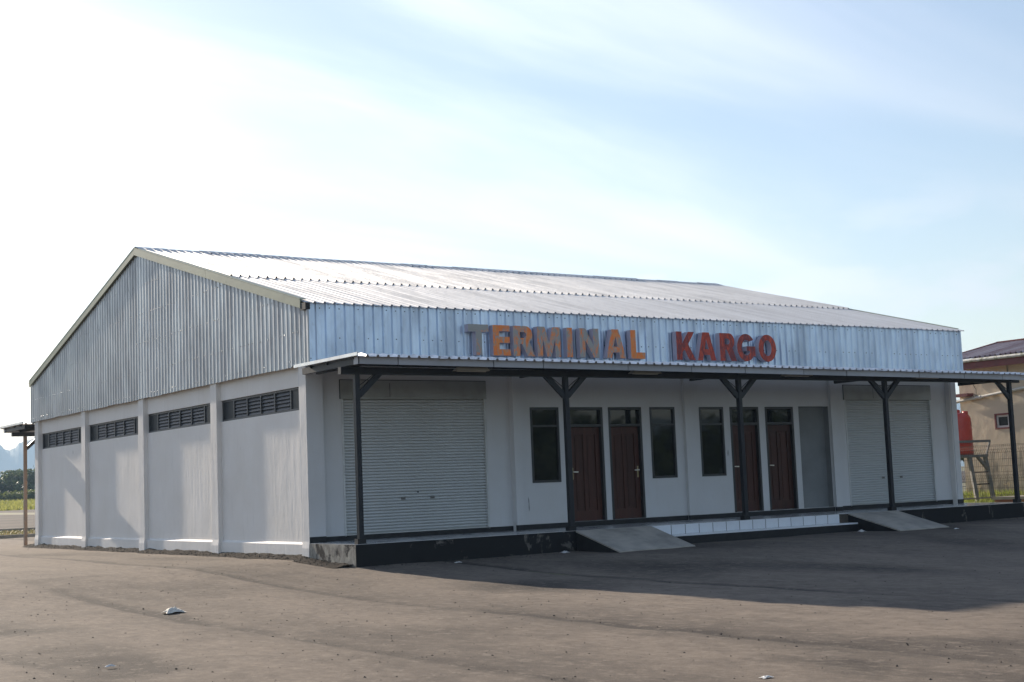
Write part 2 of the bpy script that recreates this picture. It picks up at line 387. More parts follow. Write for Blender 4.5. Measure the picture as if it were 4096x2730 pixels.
# ------------------------------------------------------------------ ground
def h(x, y):
    if y >= 0: z = .02
    elif y > -2.4: z = .02 + (-.09 - .02) * (-y / 2.4)
    else:
        za = -.09 - .24 * sst(4.2, 13, -y); zb_ = -.09 - .24 * (1 - math.exp(-(-2.4 - y) / 3.2))
        k = sst(1, 6.5, x); z = za * k + zb_ * (1 - k)
    if y > 24: z += .0042 * (min(y, 190) - 24)
    if y > 190: z += 1.25 * sst(190, 236, y)
    z += .16 * sst(25.2, 28, x) * sst(-6, -2, y)
    if y < -2: z += .004 * max(0, min(x, 26) - 12)
    return z
def hn(x, y):
    return h(x, y) + .018 * fn(x, y, 3., .35) + .010 * fn(x, y, 9., 1.1)
def lines(a, b, st): 
    n_ = max(1, round((b - a) / st)); return [a + (b - a) * i / n_ for i in range(n_)]
def grid(xs, ys, zf, skip=None):
    mb = MB(); nx = len(xs)
    mb.v = [(x, y, zf(x, y)) for y in ys for x in xs]
    for j in range(len(ys) - 1):
        for i in range(nx - 1):
            if skip and skip((xs[i] + xs[i + 1]) / 2, (ys[j] + ys[j + 1]) / 2): continue
            mb.f.append((j * nx + i, j * nx + i + 1, (j + 1) * nx + i + 1, (j + 1) * nx + i))
    return mb
xs = [-4500, -1300, -700, -350, -180, -100] + lines(-70, 60, 5) + lines(60, 200, 14) + [220, 350, 700, 1300, 5100]
ys = [-2500, -900, -500, -250, -130] + lines(-80, 60, 4) + lines(60, 260, 7) + [260, 300, 400, 600, 900, 1300, 4700]
g = setting(grid(xs, ys, lambda x, y: h(x, y) - .05), 'ground', M_earth, smooth=True)
SEAMS = [(-6.8, .40), (-3.05, .30), (-10.35, .45), (2.3, .22), (-14.2, .35)]
def seam(x, y):
    sv = 0.
    for sx, w in SEAMS:
        c_ = sx + .22 * fn(0, y, sx, .16) + .06 * fn(0, y, sx, .9)
        sv = max(sv, math.exp(-((x - c_) / (w if x > c_ else .07)) ** 2) * (.75 + .5 * fn(x, y, 5., .22)))
        sv = max(sv, .45 * math.exp(-((x - c_ - .5) / (w * 3)) ** 2) * max(0, .4 + fn(x, y, 8., .13)))
    sv = max(sv, .6 * max(0, fn(x * 2.2, y, 21., .17) - .12) * 2)
    for (px, py, rx, ry) in ((-9.2, -8.6, .8, 1.6), (-9.4, -13.6, .9, 2.6), (-10., -15.6, .7, 2.), (-4.2, -22, .8, 2.2)):
        sv = max(sv, .95 * math.exp(-((x - px) / rx) ** 2 - ((y - py) / ry) ** 2) * (.7 + .9 * fn(x, y, 2., .8)))
    return min(1, max(0, sv))
ax = lines(-60, -16, 2) + lines(-16, 3, .13) + lines(3, 26, .3) + lines(26, 62, 2)
ay = lines(-60, -30, 2) + lines(-30, 1, .16) + lines(1, 37.6, .9) + [37.6]
amb = grid(ax, ay, lambda x, y: hn(x, y) - .035 * max(0, seam(x, y) - .35) if -16 < x < 3 and -30 < y < 20 else hn(x, y), skip=lambda x, y: x > 24.8 and y > -2.4)
yard = setting(amb, 'asphalt_yard', M_asph, smooth=True)
at_ = yard.data.attributes.new('wear', 'FLOAT', 'POINT')
at_.data.foreach_set('value', [seam(x, y) for x, y, z in amb.v])
yard.name = 'asphalt_yard'
# far apron behind a kerb and a strip of weeds
setting(grid(lines(-200, 340, 20) + [340], lines(53, 191, 6) + [191], lambda x, y: h(x, y) + .0), 'apron', M_apron)
def kerb(y, name):
    mb = MB()
    mb.box(-90, 160, y, y + .3, -.4, h(0, y) + .15)
    return setting(mb, name, M_kerb)
kerb(38, 'kerb'); kerb(52.6, 'kerb')

# loose gravel banked up against the long wall, and stones over the yard
def stone(mb, x, y, z, rr):
    k = [(1, 0, 0), (0, 1, 0), (-1, 0, 0), (0, -1, 0), (0, 0, .7), (0, 0, -.6)]
    a = random.random() * 6.3; ca, sa = math.cos(a), math.sin(a); vs = []
    for px, py, pz in k:
        q = rr * random.uniform(.65, 1.25); vs.append((x + (px * ca - py * sa) * q, y + (px * sa + py * ca) * q, z + pz * q))
    mb.add(vs, [(0, 1, 4), (1, 2, 4), (2, 3, 4), (3, 0, 4), (1, 0, 5), (2, 1, 5), (3, 2, 5), (0, 3, 5)])
bx = lines(-.85, .1, .06) + [.1]; by = lines(-2.2, 24.2, .09) + [24.2]
def bank(x, y):
    w = .50 + .22 * fn(0, y, 1., .8)
    t_ = max(0, 1 - max(0, -x + (.16 if y > 0 else -.1)) / w)
    return hn(x, y) - .012 + (.145 + .06 * fn(x, y, 4., 1.4)) * t_ * (1 if y > 0 else .45) + .026 * fn(x, y, 6., 4.) * t_
setting(grid(bx, by, bank), 'gravel_bank', M_gravel, 'stuff')
gs = MB()
for _ in range(1500):
    y = random.uniform(-2.3, 24); x = random.gauss(-.18, .22)
    if x > .02: x = -abs(x)
    stone(gs, x, y, bank(x, y) if x > -.85 else hn(x, y), random.uniform(.010, .028))
for _ in range(2600):
    d_ = 9 + 28 * random.random(); a_ = R(34.3) + R(random.uniform(-23, 23))
    x = -15 + d_ * math.sin(a_); y = -31 + d_ * math.cos(a_)
    if x > -.3 and y > -2.6: continue
    stone(gs, x, y, hn(x, y), random.choice((.006, .007, .008, .010, .012, .018)) * random.uniform(.7, 1.2))
for _ in range(200):
    x = random.uniform(.1, 24); y = -2.4 - abs(random.gauss(0, .35)); stone(gs, x, y, hn(x, y), random.uniform(.012, .03))
setting(gs, 'gravel', M_stone, 'stuff')

# ------------------------------------------------------------------ the cargo terminal
L, D, ZC, ZE, ZA = 24.16, 23.36, 4.72, 6.19, 9.42
YF = -.32; YM = D / 2; HALF = YM - YF
B = thing('cargo_terminal', 'long white cargo terminal with zinc clad gable and roller shutters', 'building', (0, 0, 0))
def zroof(y): return ZA - (ZA - ZE) * abs(y - YM) / HALF

wl = MB()
wl.box(.13, .32, 0.02, D, -.35, 3.66); wl.box(.13, .32, 0.02, D, 4.24, 4.86)
part(wl, 'side_wall', M_wall, B)
wl = MB(); wl.box(L - .3, L, .02, D, -.35, 4.86); part(wl, 'side_wall', M_wall, B)
wl = MB(); wl.box(.33, L - .31, D - .25, D - .02, -.35, 4.86); part(wl, 'rear_wall', M_wall, B)
PY = [(0., .37), (5.60, 6.04), (11.44, 11.90), (17.24, 17.66), (D - .44, D)]
for y0, y1 in PY:
    p = MB(); fl = .022
    pr = [(-fl, -.35), (-fl, .30), (0., .46), (0., 4.86)]
    for (xa, za), (xb, zb) in zip(pr[:-1], pr[1:]):
        e0 = -xa * .6; e1 = -xb * .6
        p.quad((xa, y1 + e0, za), (xa, y0 - (e0 if y0 > 0 else 0), za), (xb, y0 - (e1 if y0 > 0 else 0), zb), (xb, y1 + e1, zb))
        p.quad((xa, y0 - (e0 if y0 > 0 else 0), za), (.32, y0, za), (.32, y0, zb), (xb, y0 - (e1 if y0 > 0 else 0), zb))
        p.quad((.32, y1, za), (xa, y1 + e0, za), (xb, y1 + e1, zb), (.32, y1, zb))
    if y0 == 0.: pass
    part(p, 'pilaster', M_wall, B)
blade = MB(); blade.bar((0, -.40, .012), (0, .40, .012), .018, .135, up=(.55, 0, 1))
blade_me = blade.mesh('louvre_blade', M_louvre)
for k in range(4):
    y0, y1 = PY[k][1], PY[k + 1][0]
    pl = MB(); pl.add([(.065, y0, -.35), (.065, y1, -.35), (.065, y1, .385), (.065, y0, .385), (.13, y0, .435), (.13, y1, .435)], [(0, 3, 2, 1), (3, 4, 5, 2)])
    part(pl, 'plinth', M_wall, B)
    X = .175
    fr = MB(); t_ = .055
    fr.box(X, X + .1, y0, y1, 3.66, 3.66 + t_); fr.box(X, X + .1, y0, y1, 4.24 - t_, 4.24)
    la, lb = y0 + .92, y1 - .84
    for yy in (y0 + .03, la - .05, lb + .05, y1 - .03): fr.box(X + .002, X + .1, yy - .035, yy + .035, 3.66 + t_, 4.24 - t_)
    for i in range(1, 4): yy = la + (lb - la) * i / 4; fr.box(X - .012, X + .06, yy - .028, yy + .028, 3.66 + t_, 4.24 - t_)
    vent = part(fr, 'vent_window', M_louvre, B)
    for a_, b_ in ((y0 + .065, la - .085), (lb + .085, y1 - .065)):
        q = MB(); q.box(X + .03, X + .05, a_, b_, 3.66 + t_, 4.24 - t_); part(q, 'pane', M_vpane, vent)
    q = MB(); q.box(X + .11, X + .13, la, lb, 3.66 + t_, 4.24 - t_); part(q, 'backing', M_black, vent)
    cw = (lb - la) / 4
    for i in range(4):
        for j in range(5):
            o = place(blade_me, 'louvre_blade', vent, (X + .045, la + cw * (i + .5), 3.66 + t_ + .05 + .092 * j), (0, 0, 0)); o.scale = (1, (cw - .06) / .8, 1)

# front: walls with openings
def wall(mb, x0, x1, z0, z1, y, depth, ops):
    cx = sorted({x0, x1, *[o[0] for o in ops], *[o[1] for o in ops]}); cz = sorted({z0, z1, *[o[2] for o in ops], *[o[3] for o in ops]})
    for i in range(len(cx) - 1):
        for j in range(len(cz) - 1):
            mx, mz = (cx[i] + cx[i + 1]) / 2, (cz[j] + cz[j + 1]) / 2
            if any(o[0] < mx < o[1] and o[2] < mz < o[3] for o in ops): continue
            mb.quad((cx[i], y, cz[j]), (cx[i + 1], y, cz[j]), (cx[i + 1], y, cz[j + 1]), (cx[i], y, cz[j + 1]))
    for a, b, c, d in ops:
        mb.quad((a, y, c), (a, y, d), (a, y + depth, d), (a, y + depth, c)); mb.quad((b, y, d), (b, y, c), (b, y + depth, c), (b, y + depth, d))
        mb.quad((a, y, d), (b, y, d), (b, y + depth, d), (a, y + depth, d)); mb.quad((b, y, c), (a, y, c), (a, y + depth, c), (b, y + depth, c))
WIN = [(6.65, 7.60), (10.81, 11.74), (12.68, 13.63)]
DOOR = [(7.92, 9.11, 0), (9.31, 10.50, 1), (13.89, 15.06, 0), (15.33, 16.52, 0)]
NICHE = (16.76, 18.07, .56, 3.69)
SHUT = [(1.05, 5.31), (18.93, 23.07)]
YS, YW, FZ = .20, .10, .415
w = MB(); wall(w, .45, 6.04, FZ, 4.86, YS, .3, [(SHUT[0][0], SHUT[0][1], .52, 4.37)]); part(w, 'shutter_wall', M_wall_shade, B)
w = MB(); wall(w, 18.35, 23.90, FZ, 4.86, YS, .3, [(SHUT[1][0], SHUT[1][1], .52, 4.37)]); part(w, 'shutter_wall', M_wall_shade, B)
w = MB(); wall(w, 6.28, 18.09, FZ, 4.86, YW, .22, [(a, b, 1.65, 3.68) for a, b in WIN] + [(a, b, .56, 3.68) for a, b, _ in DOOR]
               + [NICHE]); part(w, 'front_wall', M_wall_shade, B)
w = MB(); a, b, c, d = NICHE
w.quad((a, .30, c), (b, .30, c), (b, .30, d), (a, .30, d)); w.quad((b - .004, .102, d), (b - .004, .102, c), (b - .004, .30, c), (b - .004, .30, d))
w.quad((a + .004, .102, c), (a + .004, .102, d), (a + .004, .30, d), (a + .004, .30, c)); w.quad((a, .102, d - .004), (b, .102, d - .004), (b, .30, d - .004), (a, .30, d - .004))
part(w, 'blind_niche', M_niche, B, label='grey unpainted blind doorway')
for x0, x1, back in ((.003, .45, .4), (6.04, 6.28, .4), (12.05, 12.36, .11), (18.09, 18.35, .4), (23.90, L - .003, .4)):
    p = MB(); p.box(x0, x1, -.004, back, FZ - .01 if x0 > 1 else -.35, 4.86); part(p, 'pilaster', M_wall_shade, B)
# skirting, sills
for x0, x1, y in ((.004, .45, -.012), (.45, 6.04, YS - .012), (6.03, 6.29, -.014), (6.28, 12.05, YW - .03), (12.04, 12.37, -.014), (12.36, 18.09, YW - .03), (18.08, 18.36, -.014), (18.35, 23.9, YS - .012), (23.89, L + .004, -.014)):
    q = MB(); q.box(x0, x1, y, y + .06, FZ, .555 + random.uniform(-.012, .012)); part(q, 'skirting', M_black, B)
# windows
for x0, x1 in WIN:
    fr = MB(); y0 = YW - .012; t_ = .065
    fr.box(x0, x0 + t_, y0, y0 + .1, 1.65, 3.68); fr.box(x1 - t_, x1, y0, y0 + .1, 1.65, 3.68)
    fr.box(x0 + t_, x1 - t_, y0 + .002, y0 + .1, 1.65, 1.65 + t_); fr.box(x0 + t_, x1 - t_, y0 + .002, y0 + .1, 3.68 - t_, 3.68); fr.box(x0 + t_, x1 - t_, y0 + .004, y0 + .1, 3.15, 3.20)
    wn = part(fr, 'window', M_frame, B)
    for a, b in ((1.65 + t_, 3.15), (3.20, 3.68 - t_)):
        q = MB(); q.box(x0 + t_, x1 - t_, y0 + .05, y0 + .06, a, b); part(q, 'pane', M_glass, wn)
# doors
for x0, x1, hs_ in DOOR:
    fr = MB(); y0 = YW - .010; t_ = .075; zb, zt = .56, 3.68; zm = 3.14
    fr.box(x0, x0 + t_, y0, y0 + .2, zb, zt); fr.box(x1 - t_, x1, y0, y0 + .2, zb, zt)
    fr.box(x0 + t_, x1 - t_, y0 + .002, y0 + .2, zt - t_, zt); fr.box(x0 + t_, x1 - t_, y0 + .002, y0 + .2, zm, zm + .07)
    dr = part(fr, 'door', M_frame, B)
    q = MB(); q.box(x0 + t_, x1 - t_, y0 + .09, y0 + .10, zm + .07, zt - t_); part(q, 'transom_pane', M_glass, dr)
    a, b = x0 + t_ + .004, x1 - t_ - .004; lf = MB(); yl = y0 + .105; z0, z1 = zb + .01, zm - .004
    st = .15; md = (a + b) / 2
    lf.box(a, a + st, yl, yl + .05, z0, z1); lf.box(b - st, b, yl, yl + .05, z0, z1)
    lf.box(a + st, b - st, yl + .001, yl + .05, z0, z0 + .27); lf.box(a + st, b - st, yl + .001, yl + .05, z1 - .20, z1); lf.box(md - .055, md + .055, yl + .002, yl + .05, z0 + .27, z1 - .20)
    leaf = part(lf, 'leaf', M_wood, dr)
    for pa, pb in ((a + st, md - .055), (md + .055, b - st)):
        q = MB(); q.box(pa, pb, yl + .032, yl + .045, z0 + .27, z1 - .20); part(q, 'panel', M_wood, dr)
        q = MB(); q.box(pa + .05, pb - .05, yl + .018, yl + .032, z0 + .33, z1 - .26); part(q, 'panel', M_wood, dr)
    hx = a + .06 if not hs_ else b - .07; sg = 1 if not hs_ else -1
    q = MB(); q.box(hx - .02, hx + .02, yl - .012, yl, 1.70, 2.02); q.bar((hx, yl - .012, 1.91), (hx, yl - .06, 1.91), .025)
    part(q, 'handle_plate', M_brass, dr)
    q = MB(); q.bar((hx - .015 * sg, yl - .062, 1.91), (hx + .15 * sg, yl - .062, 1.905), .03); part(q, 'handle', M_chrome, dr)
# roller shutters
slat_prof = [(.045, 0.), (-.012, .003), (-.022, .020), (-.022, .036), (-.014, .050), (.045, .052), (.045, .0755)]
for (x0, x1) in SHUT:
    yb = YS + .06; zt = 3.90; zb = .52; ns = 45; pit = (zt - zb) / ns
    rl = MB()
    for a, b in ((x0, x0 + .055), (x1 - .055, x1)): rl.box(a, b, YS - .012, YS + .10, zb, zt)
    rl.box(x0 + .055, x1 - .055, YS + .02, YS + .09, zb - .005, zb + .05)
    sh = part(rl, 'roller_shutter', M_rail, B)
    hd = MB(); hd.box(x0 - .03, x1 + .012, YS - .03, YS + .12, zt, 4.37); part(hd, 'hood', M_hood, sh)
    q = MB(); q.box(x0 - .045, x0 - .031, YS - .02, YS + .1, zt, 4.385); q.box(x0 - .03, x1 + .012, YS - .02, YS + .1, 4.371, 4.388); part(q, 'hood_edge', M_black, sh)
    q = MB(); xm = x0 + (x1 - x0) * .32; q.box(xm, xm + .012, YS - .034, YS - .0305, zt + .05, 4.30); part(q, 'hood_joint', M_black, sh)
    sl = MB(); sc_ = pit / .0755; a, b = x0 + .055, x1 - .055
    pr = [(y * 1., z * sc_) for y, z in slat_prof]
    sl.v = [(x - a, y, z) for y, z in pr for x in (a, b)]
    sl.f = [(2 * i, 2 * i + 1, 2 * i + 3, 2 * i + 2) for i in range(len(pr) - 1)]
    sme = sl.mesh('slat', M_slat)
    for k in range(ns): place(sme, 'slat', sh, (a, yb, zb + pit * k))
    xm = (x0 + x1) / 2
    for dx in (-.43, .43):
        q = MB(); q.box(xm + dx - .05, xm + dx + .05, yb - .032, yb - .021, 1.375, 1.405); q.box(xm + dx - .065, xm + dx + .065, yb - .0245, yb - .0205, 1.36, 1.42); part(q, 'pull_handle', M_stand, sh)
    q = MB(); q.tube([(xm, yb - .035, 1.54), (xm, yb - .015, 1.54)], .022, 8); part(q, 'lock', M_black, sh)
    q = MB(); q.box(x0 - .2, x1 + .15, YS - .02, YS + .1, FZ, .517); part(q, 'shutter_sill', M_black, B)

# corrugated cladding: sheets of four ribs each
def ribs(n_, pitch, rw, rt, hh, mini=True):
    pr = []
    for k in range(n_):
        s0 = k * pitch
        pr += [(s0, 0.), (s0 + (pitch - rw) * .5 - .012, 0.), (s0 + (pitch - rw) * .5, .006 if mini else 0), (s0 + (pitch - rw) * .5 + .012, 0.),
               (s0 + pitch - rw, 0.), (s0 + pitch - rw / 2 - rt / 2, hh), (s0 + pitch - rw / 2 + rt / 2, hh)]
    pr.append((n_ * pitch, 0.)); return pr
def sheet(pr, fa, fb):
    # fa/fb map (s, d) to the two ends of the sheet
    mb = MB(); mb.v = [p_ for s_, d_ in pr for p_ in (fa(s_, d_), fb(s_, d_))]
    mb.f = [(2 * i, 2 * i + 2, 2 * i + 3, 2 * i + 1) for i in range(len(pr) - 1)]; return mb
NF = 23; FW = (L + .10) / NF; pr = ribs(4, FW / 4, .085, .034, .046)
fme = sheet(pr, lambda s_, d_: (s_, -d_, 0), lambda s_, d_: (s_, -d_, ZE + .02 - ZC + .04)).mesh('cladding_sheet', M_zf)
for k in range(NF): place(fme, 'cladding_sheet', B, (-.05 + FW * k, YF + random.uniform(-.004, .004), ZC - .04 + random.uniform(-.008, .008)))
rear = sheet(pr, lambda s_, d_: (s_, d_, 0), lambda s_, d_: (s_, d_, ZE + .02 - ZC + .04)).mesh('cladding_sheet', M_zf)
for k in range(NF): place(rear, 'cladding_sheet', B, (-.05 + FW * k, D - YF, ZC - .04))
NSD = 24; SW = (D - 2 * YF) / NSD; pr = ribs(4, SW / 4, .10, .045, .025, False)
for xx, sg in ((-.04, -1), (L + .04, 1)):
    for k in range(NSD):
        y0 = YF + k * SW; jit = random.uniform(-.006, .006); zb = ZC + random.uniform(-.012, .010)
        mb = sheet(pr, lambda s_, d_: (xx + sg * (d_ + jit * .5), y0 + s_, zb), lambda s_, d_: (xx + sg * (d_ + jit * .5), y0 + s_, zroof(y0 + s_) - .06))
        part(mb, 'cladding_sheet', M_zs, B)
# corner flashing between the two claddings
q = MB(); q.box(-.085, -.045, YF - .042, YF - .036, ZC - .03, ZE); q.box(-.085, -.080, YF - .036, YF + .03, ZC - .03, ZE); part(q, 'corner_flashing', M_zs, B)
# roof
slope = math.atan2(ZA - ZE, HALF)
def rp(y, d_=0.): return (y - d_ * math.sin(slope), zroof(y) + d_ * math.cos(slope))
RW = (L + .26) / NF; pr = ribs(4, RW / 4, .085, .038, .036, False)
LAP = 4.75
def rsheet(ya, yb, d0, d1, k0=1.):
    def e(y, dd, k): return lambda s_, d_: (s_, rp(y, d_ * k + dd)[0], rp(y, d_ * k + dd)[1])
    return sheet(pr, e(ya, d0, k0), e(yb, d1, 1.))
rf = MB()
for yy in (.1, 2.4, LAP, 7., 9.3, 11.2): y_, z_ = rp(yy, -.06); rf.box(-.02, L + .02, y_ - .04, y_ + .04, z_ - .12, z_ + .03)
for yy in (D - .1, D - 2.4, D - LAP, D - 7, D - 9.3, D - 11.2): rf.box(-.02, L + .02, yy - .04, yy + .04, zroof(yy) - .20, zroof(yy) - .04)
roof = part(rf, 'roof', M_steel, B)
lo_me = rsheet(YF - .10, LAP + .15, .02, .02).mesh('roof_sheet', M_zr); up_me = rsheet(LAP - .12, YM, .026, .026, 1.9).mesh('roof_sheet', M_zr)
for k in range(NF):
    place(lo_me, 'roof_sheet', roof, (-.13 + RW * k, 0, random.uniform(-.004, .006)))
    place(up_me, 'roof_sheet', roof, (-.13 + RW * k, random.uniform(-.03, .03), random.uniform(0, .010)))
def bsheet():
    def e(y): return lambda s_, d_: (s_, y, zroof(y) + d_ + .03)
    return sheet(pr, e(YM), e(D - YF + .1))
b_me = bsheet().mesh('roof_sheet', M_zr)
for k in range(NF): place(b_me, 'roof_sheet', roof, (-.13 + RW * k, 0, 0))
# ridge cap in lengths, its front edge scalloped over the ribs
cap = MB(); n_ = 32
for i in range(n_ + 1):
    s_ = RW * i / n_; ph = (i % 8)
    wob = .05 if ph in (0, 7) else 0
    y0, z0 = rp(YM - .42, .036 + wob); cap.v += [(s_, y0, z0), (s_, rp(YM - .02, .10)[0], ZA + .10), (s_, YM + .40, zroof(YM + .40) + .09)]
cap.f = [q_ for i in range(n_) for q_ in ((3 * i, 3 * i + 3, 3 * i + 4, 3 * i + 1), (3 * i + 1, 3 * i + 4, 3 * i + 5, 3 * i + 2))]
cap_me = cap.mesh('ridge_cap', M_zr)
for k in range(NF): place(cap_me, 'ridge_cap', roof, (-.13 + RW * k, 0, random.uniform(-.012, .012)))
# barge boards
def barge(ya, yb, xx=-.15, th=.05):
    mb = MB()
    def pt(y, x, dz): return (x, y, zroof(y) + dz)
    a, b = ya, yb; lo, hi = -.165, .055
    v = [pt(y, x, dz) for y in (a, b) for x, dz in ((xx, lo), (xx + th, lo), (xx + th, hi), (xx, hi))]
    mb.add(v, [(0, 1, 2, 3), (7, 6, 5, 4), (0, 4, 5, 1), (1, 5, 6, 2), (2, 6, 7, 3), (3, 7, 4, 0)])
    v = [pt(y, x, dz) for y in (a, b) for x, dz in ((xx - .004, hi), (xx + .16, hi), (xx + .16, hi + .02), (xx - .004, hi + .02))]
    mb.add(v, [(0, 1, 2, 3), (7, 6, 5, 4), (0, 4, 5, 1), (1, 5, 6, 2), (2, 6, 7, 3), (3, 7, 4, 0)])
    return mb
for ya, yb in ((-.10, 5.85), (5.86, YM), (YM + .004, 17.4), (17.41, D + .2)): part(barge(ya, yb), 'barge_board', M_barge, roof)
for ya, yb in ((-.10, YM), (YM + .004, D + .2)): part(barge(ya, yb, L + .10), 'barge_board', M_barge, roof)
q = MB(); q.box(-.145, -.02, YF - .07, -.105, 6.03, 6.20); part(q, 'eave_end', M_black, roof)
# screws on the sheets
sc_mb = MB()
def screw_row_side(z):
    for k in range(int((D - 2 * YF) / (SW / 4))):
        y = YF + (k + .5 - .0) * SW / 4 - .05
        if zroof(y) - .15 > z and random.random() < .62: sc_mb.bar((-.048, y, z + random.uniform(-.02, .02)), (-.062, y, z), .022)
for z in (4.86, 5.55, 6.45, 7.35, 8.25): screw_row_side(z)
part(sc_mb, 'screws', M_zr, B)['kind'] = 'stuff'
sc_mb = MB()
for k in range(NF * 4):
    x = -.05 + FW / 4 * k + .05
    for z in (4.84, 5.36, 6.08):
        if random.random() < .6: sc_mb.bar((x, YF - .001, z + random.uniform(-.015, .015)), (x, YF - .014, z), .02)
part(sc_mb, 'screws', M_steel, B)['kind'] = 'stuff'

# ------------------------------------------------------------------ raised porch
P = thing('porch_platform', 'raised tiled porch platform with peeling black edge along the terminal front', 'platform', (12, -1.2, -.1))
s_ = MB()
# body with slightly uneven front edge
xs_ = lines(0, 24.7, .35) + [24.7]
for i in range(len(xs_) - 1):
    a, b = xs_[i], xs_[i + 1]
    ya, yb = -2.36 + .012 * fn(a, 0, 1., 1.3), -2.36 + .012 * fn(b, 0, 1., 1.3)
    s_.quad((a, ya - .01, -.4), (b, yb - .01, -.4), (b, yb, FZ - .004), (a, ya, FZ - .004)); s_.quad((a, ya, FZ - .004), (b, yb, FZ - .004), (b, .35, FZ - .004), (a, .35, FZ - .004))
s_.quad((0, .02, -.4), (0, -2.36, -.4), (0, -2.36, FZ - .004), (0, .02, FZ - .004)); s_.quad((24.7, -2.36, -.4), (24.7, .35, -.4), (24.7, .35, FZ - .004), (24.7, -2.36, FZ - .004))
part(s_, 'slab', M_peel, P)
q = MB(); q.box(.004, 24.69, -2.345, .34, FZ - .003, FZ + .006); part(q, 'tile_floor', M_floor, P)
st = MB(); st.box(8.63, 15.99, -2.72, -2.36, -.4, .120); part(st, 'step', M_black, P)
st = MB(); st.box(8.63, 15.99, -2.735, -2.37, .122, .165); part(st, 'step_tread', M_tilew, P)
tw = .4865; tl_ = MB(); tl_.box(.012, tw - .012, -2.382, -2.362, .168, FZ - .002); tme = tl_.mesh('riser_tile', M_tilew)
x = 8.81 - tw
while x < 15.6: place(tme, 'riser_tile', P, (x if x > 8.63 else 8.63, random.uniform(-.002, .002), 0)); x += tw
gr = MB(); gr.box(8.63, 15.99, -2.372, -2.364, .166, FZ - .006); part(gr, 'tile_grout', M_trunk, P)
# two concrete ramps
def ramp(x0, x1, yf, zf, label):
    T = thing('ramp', label, 'ramp', ((x0 + x1) / 2, -3.3, -.1), 'concrete ramps up to the porch')
    mb = MB(); n_ = 14; th = .035
    for i in range(n_ + 1):
        xx = x0 + (x1 - x0) * i / n_; jx = .06 * fn(xx, 3., 2., 2.2)
        mb.v += [(xx, -2.375, FZ + .004 + .006 * fn(xx, 1., 1., 2.)), (xx, (-2.375 + yf) / 2, (FZ + zf) / 2 + .012 * fn(xx, 7., 1., 1.4) + .01), (xx, yf + jx, zf + .02 + .01 * fn(xx, 5., 0., 3.)), (xx, yf + jx - .01, -.5)]
    for i in range(n_):
        a, b = 4 * i, 4 * i + 4
        mb.f += [(a, a + 1, b + 1, b), (a + 1, a + 2, b + 2, b + 1), (a + 2, a + 3, b + 3, b + 2)]
    for xx, e, o_ in ((x0, 0, 1), (x1, 4 * n_, -1)):      # thin concrete edge of the surface
        v0, v1, v2 = (mb.v[e + k] for k in range(3))
        mb.quad(v0, v1, (v1[0], v1[1], v1[2] - th), (v0[0], v0[1], v0[2] - th)); mb.quad(v1, v2, (v2[0], v2[1], v2[2] - th), (v1[0], v1[1], v1[2] - th))
    part(mb, 'surface', M_ramp, T)
    for xx in (x0 + .006, x1 - .006):
        q = MB(); q.add([(xx, -2.38, FZ - .03), (xx, (-2.375 + yf) / 2, (FZ + zf) / 2 - .02), (xx, yf + .05, zf - .01), (xx, yf + .05, -.5), (xx, -2.38, -.5)], [(0, 1, 2, 3, 4)]); part(q, 'cheek', M_black, T)
    return T
ramp(6.18, 8.62, -4.10, -.085, 'concrete ramp at the left end of the white tiled step')
ramp(16.0, 18.1, -4.25, -.075, 'concrete ramp at the right end of the white tiled step')

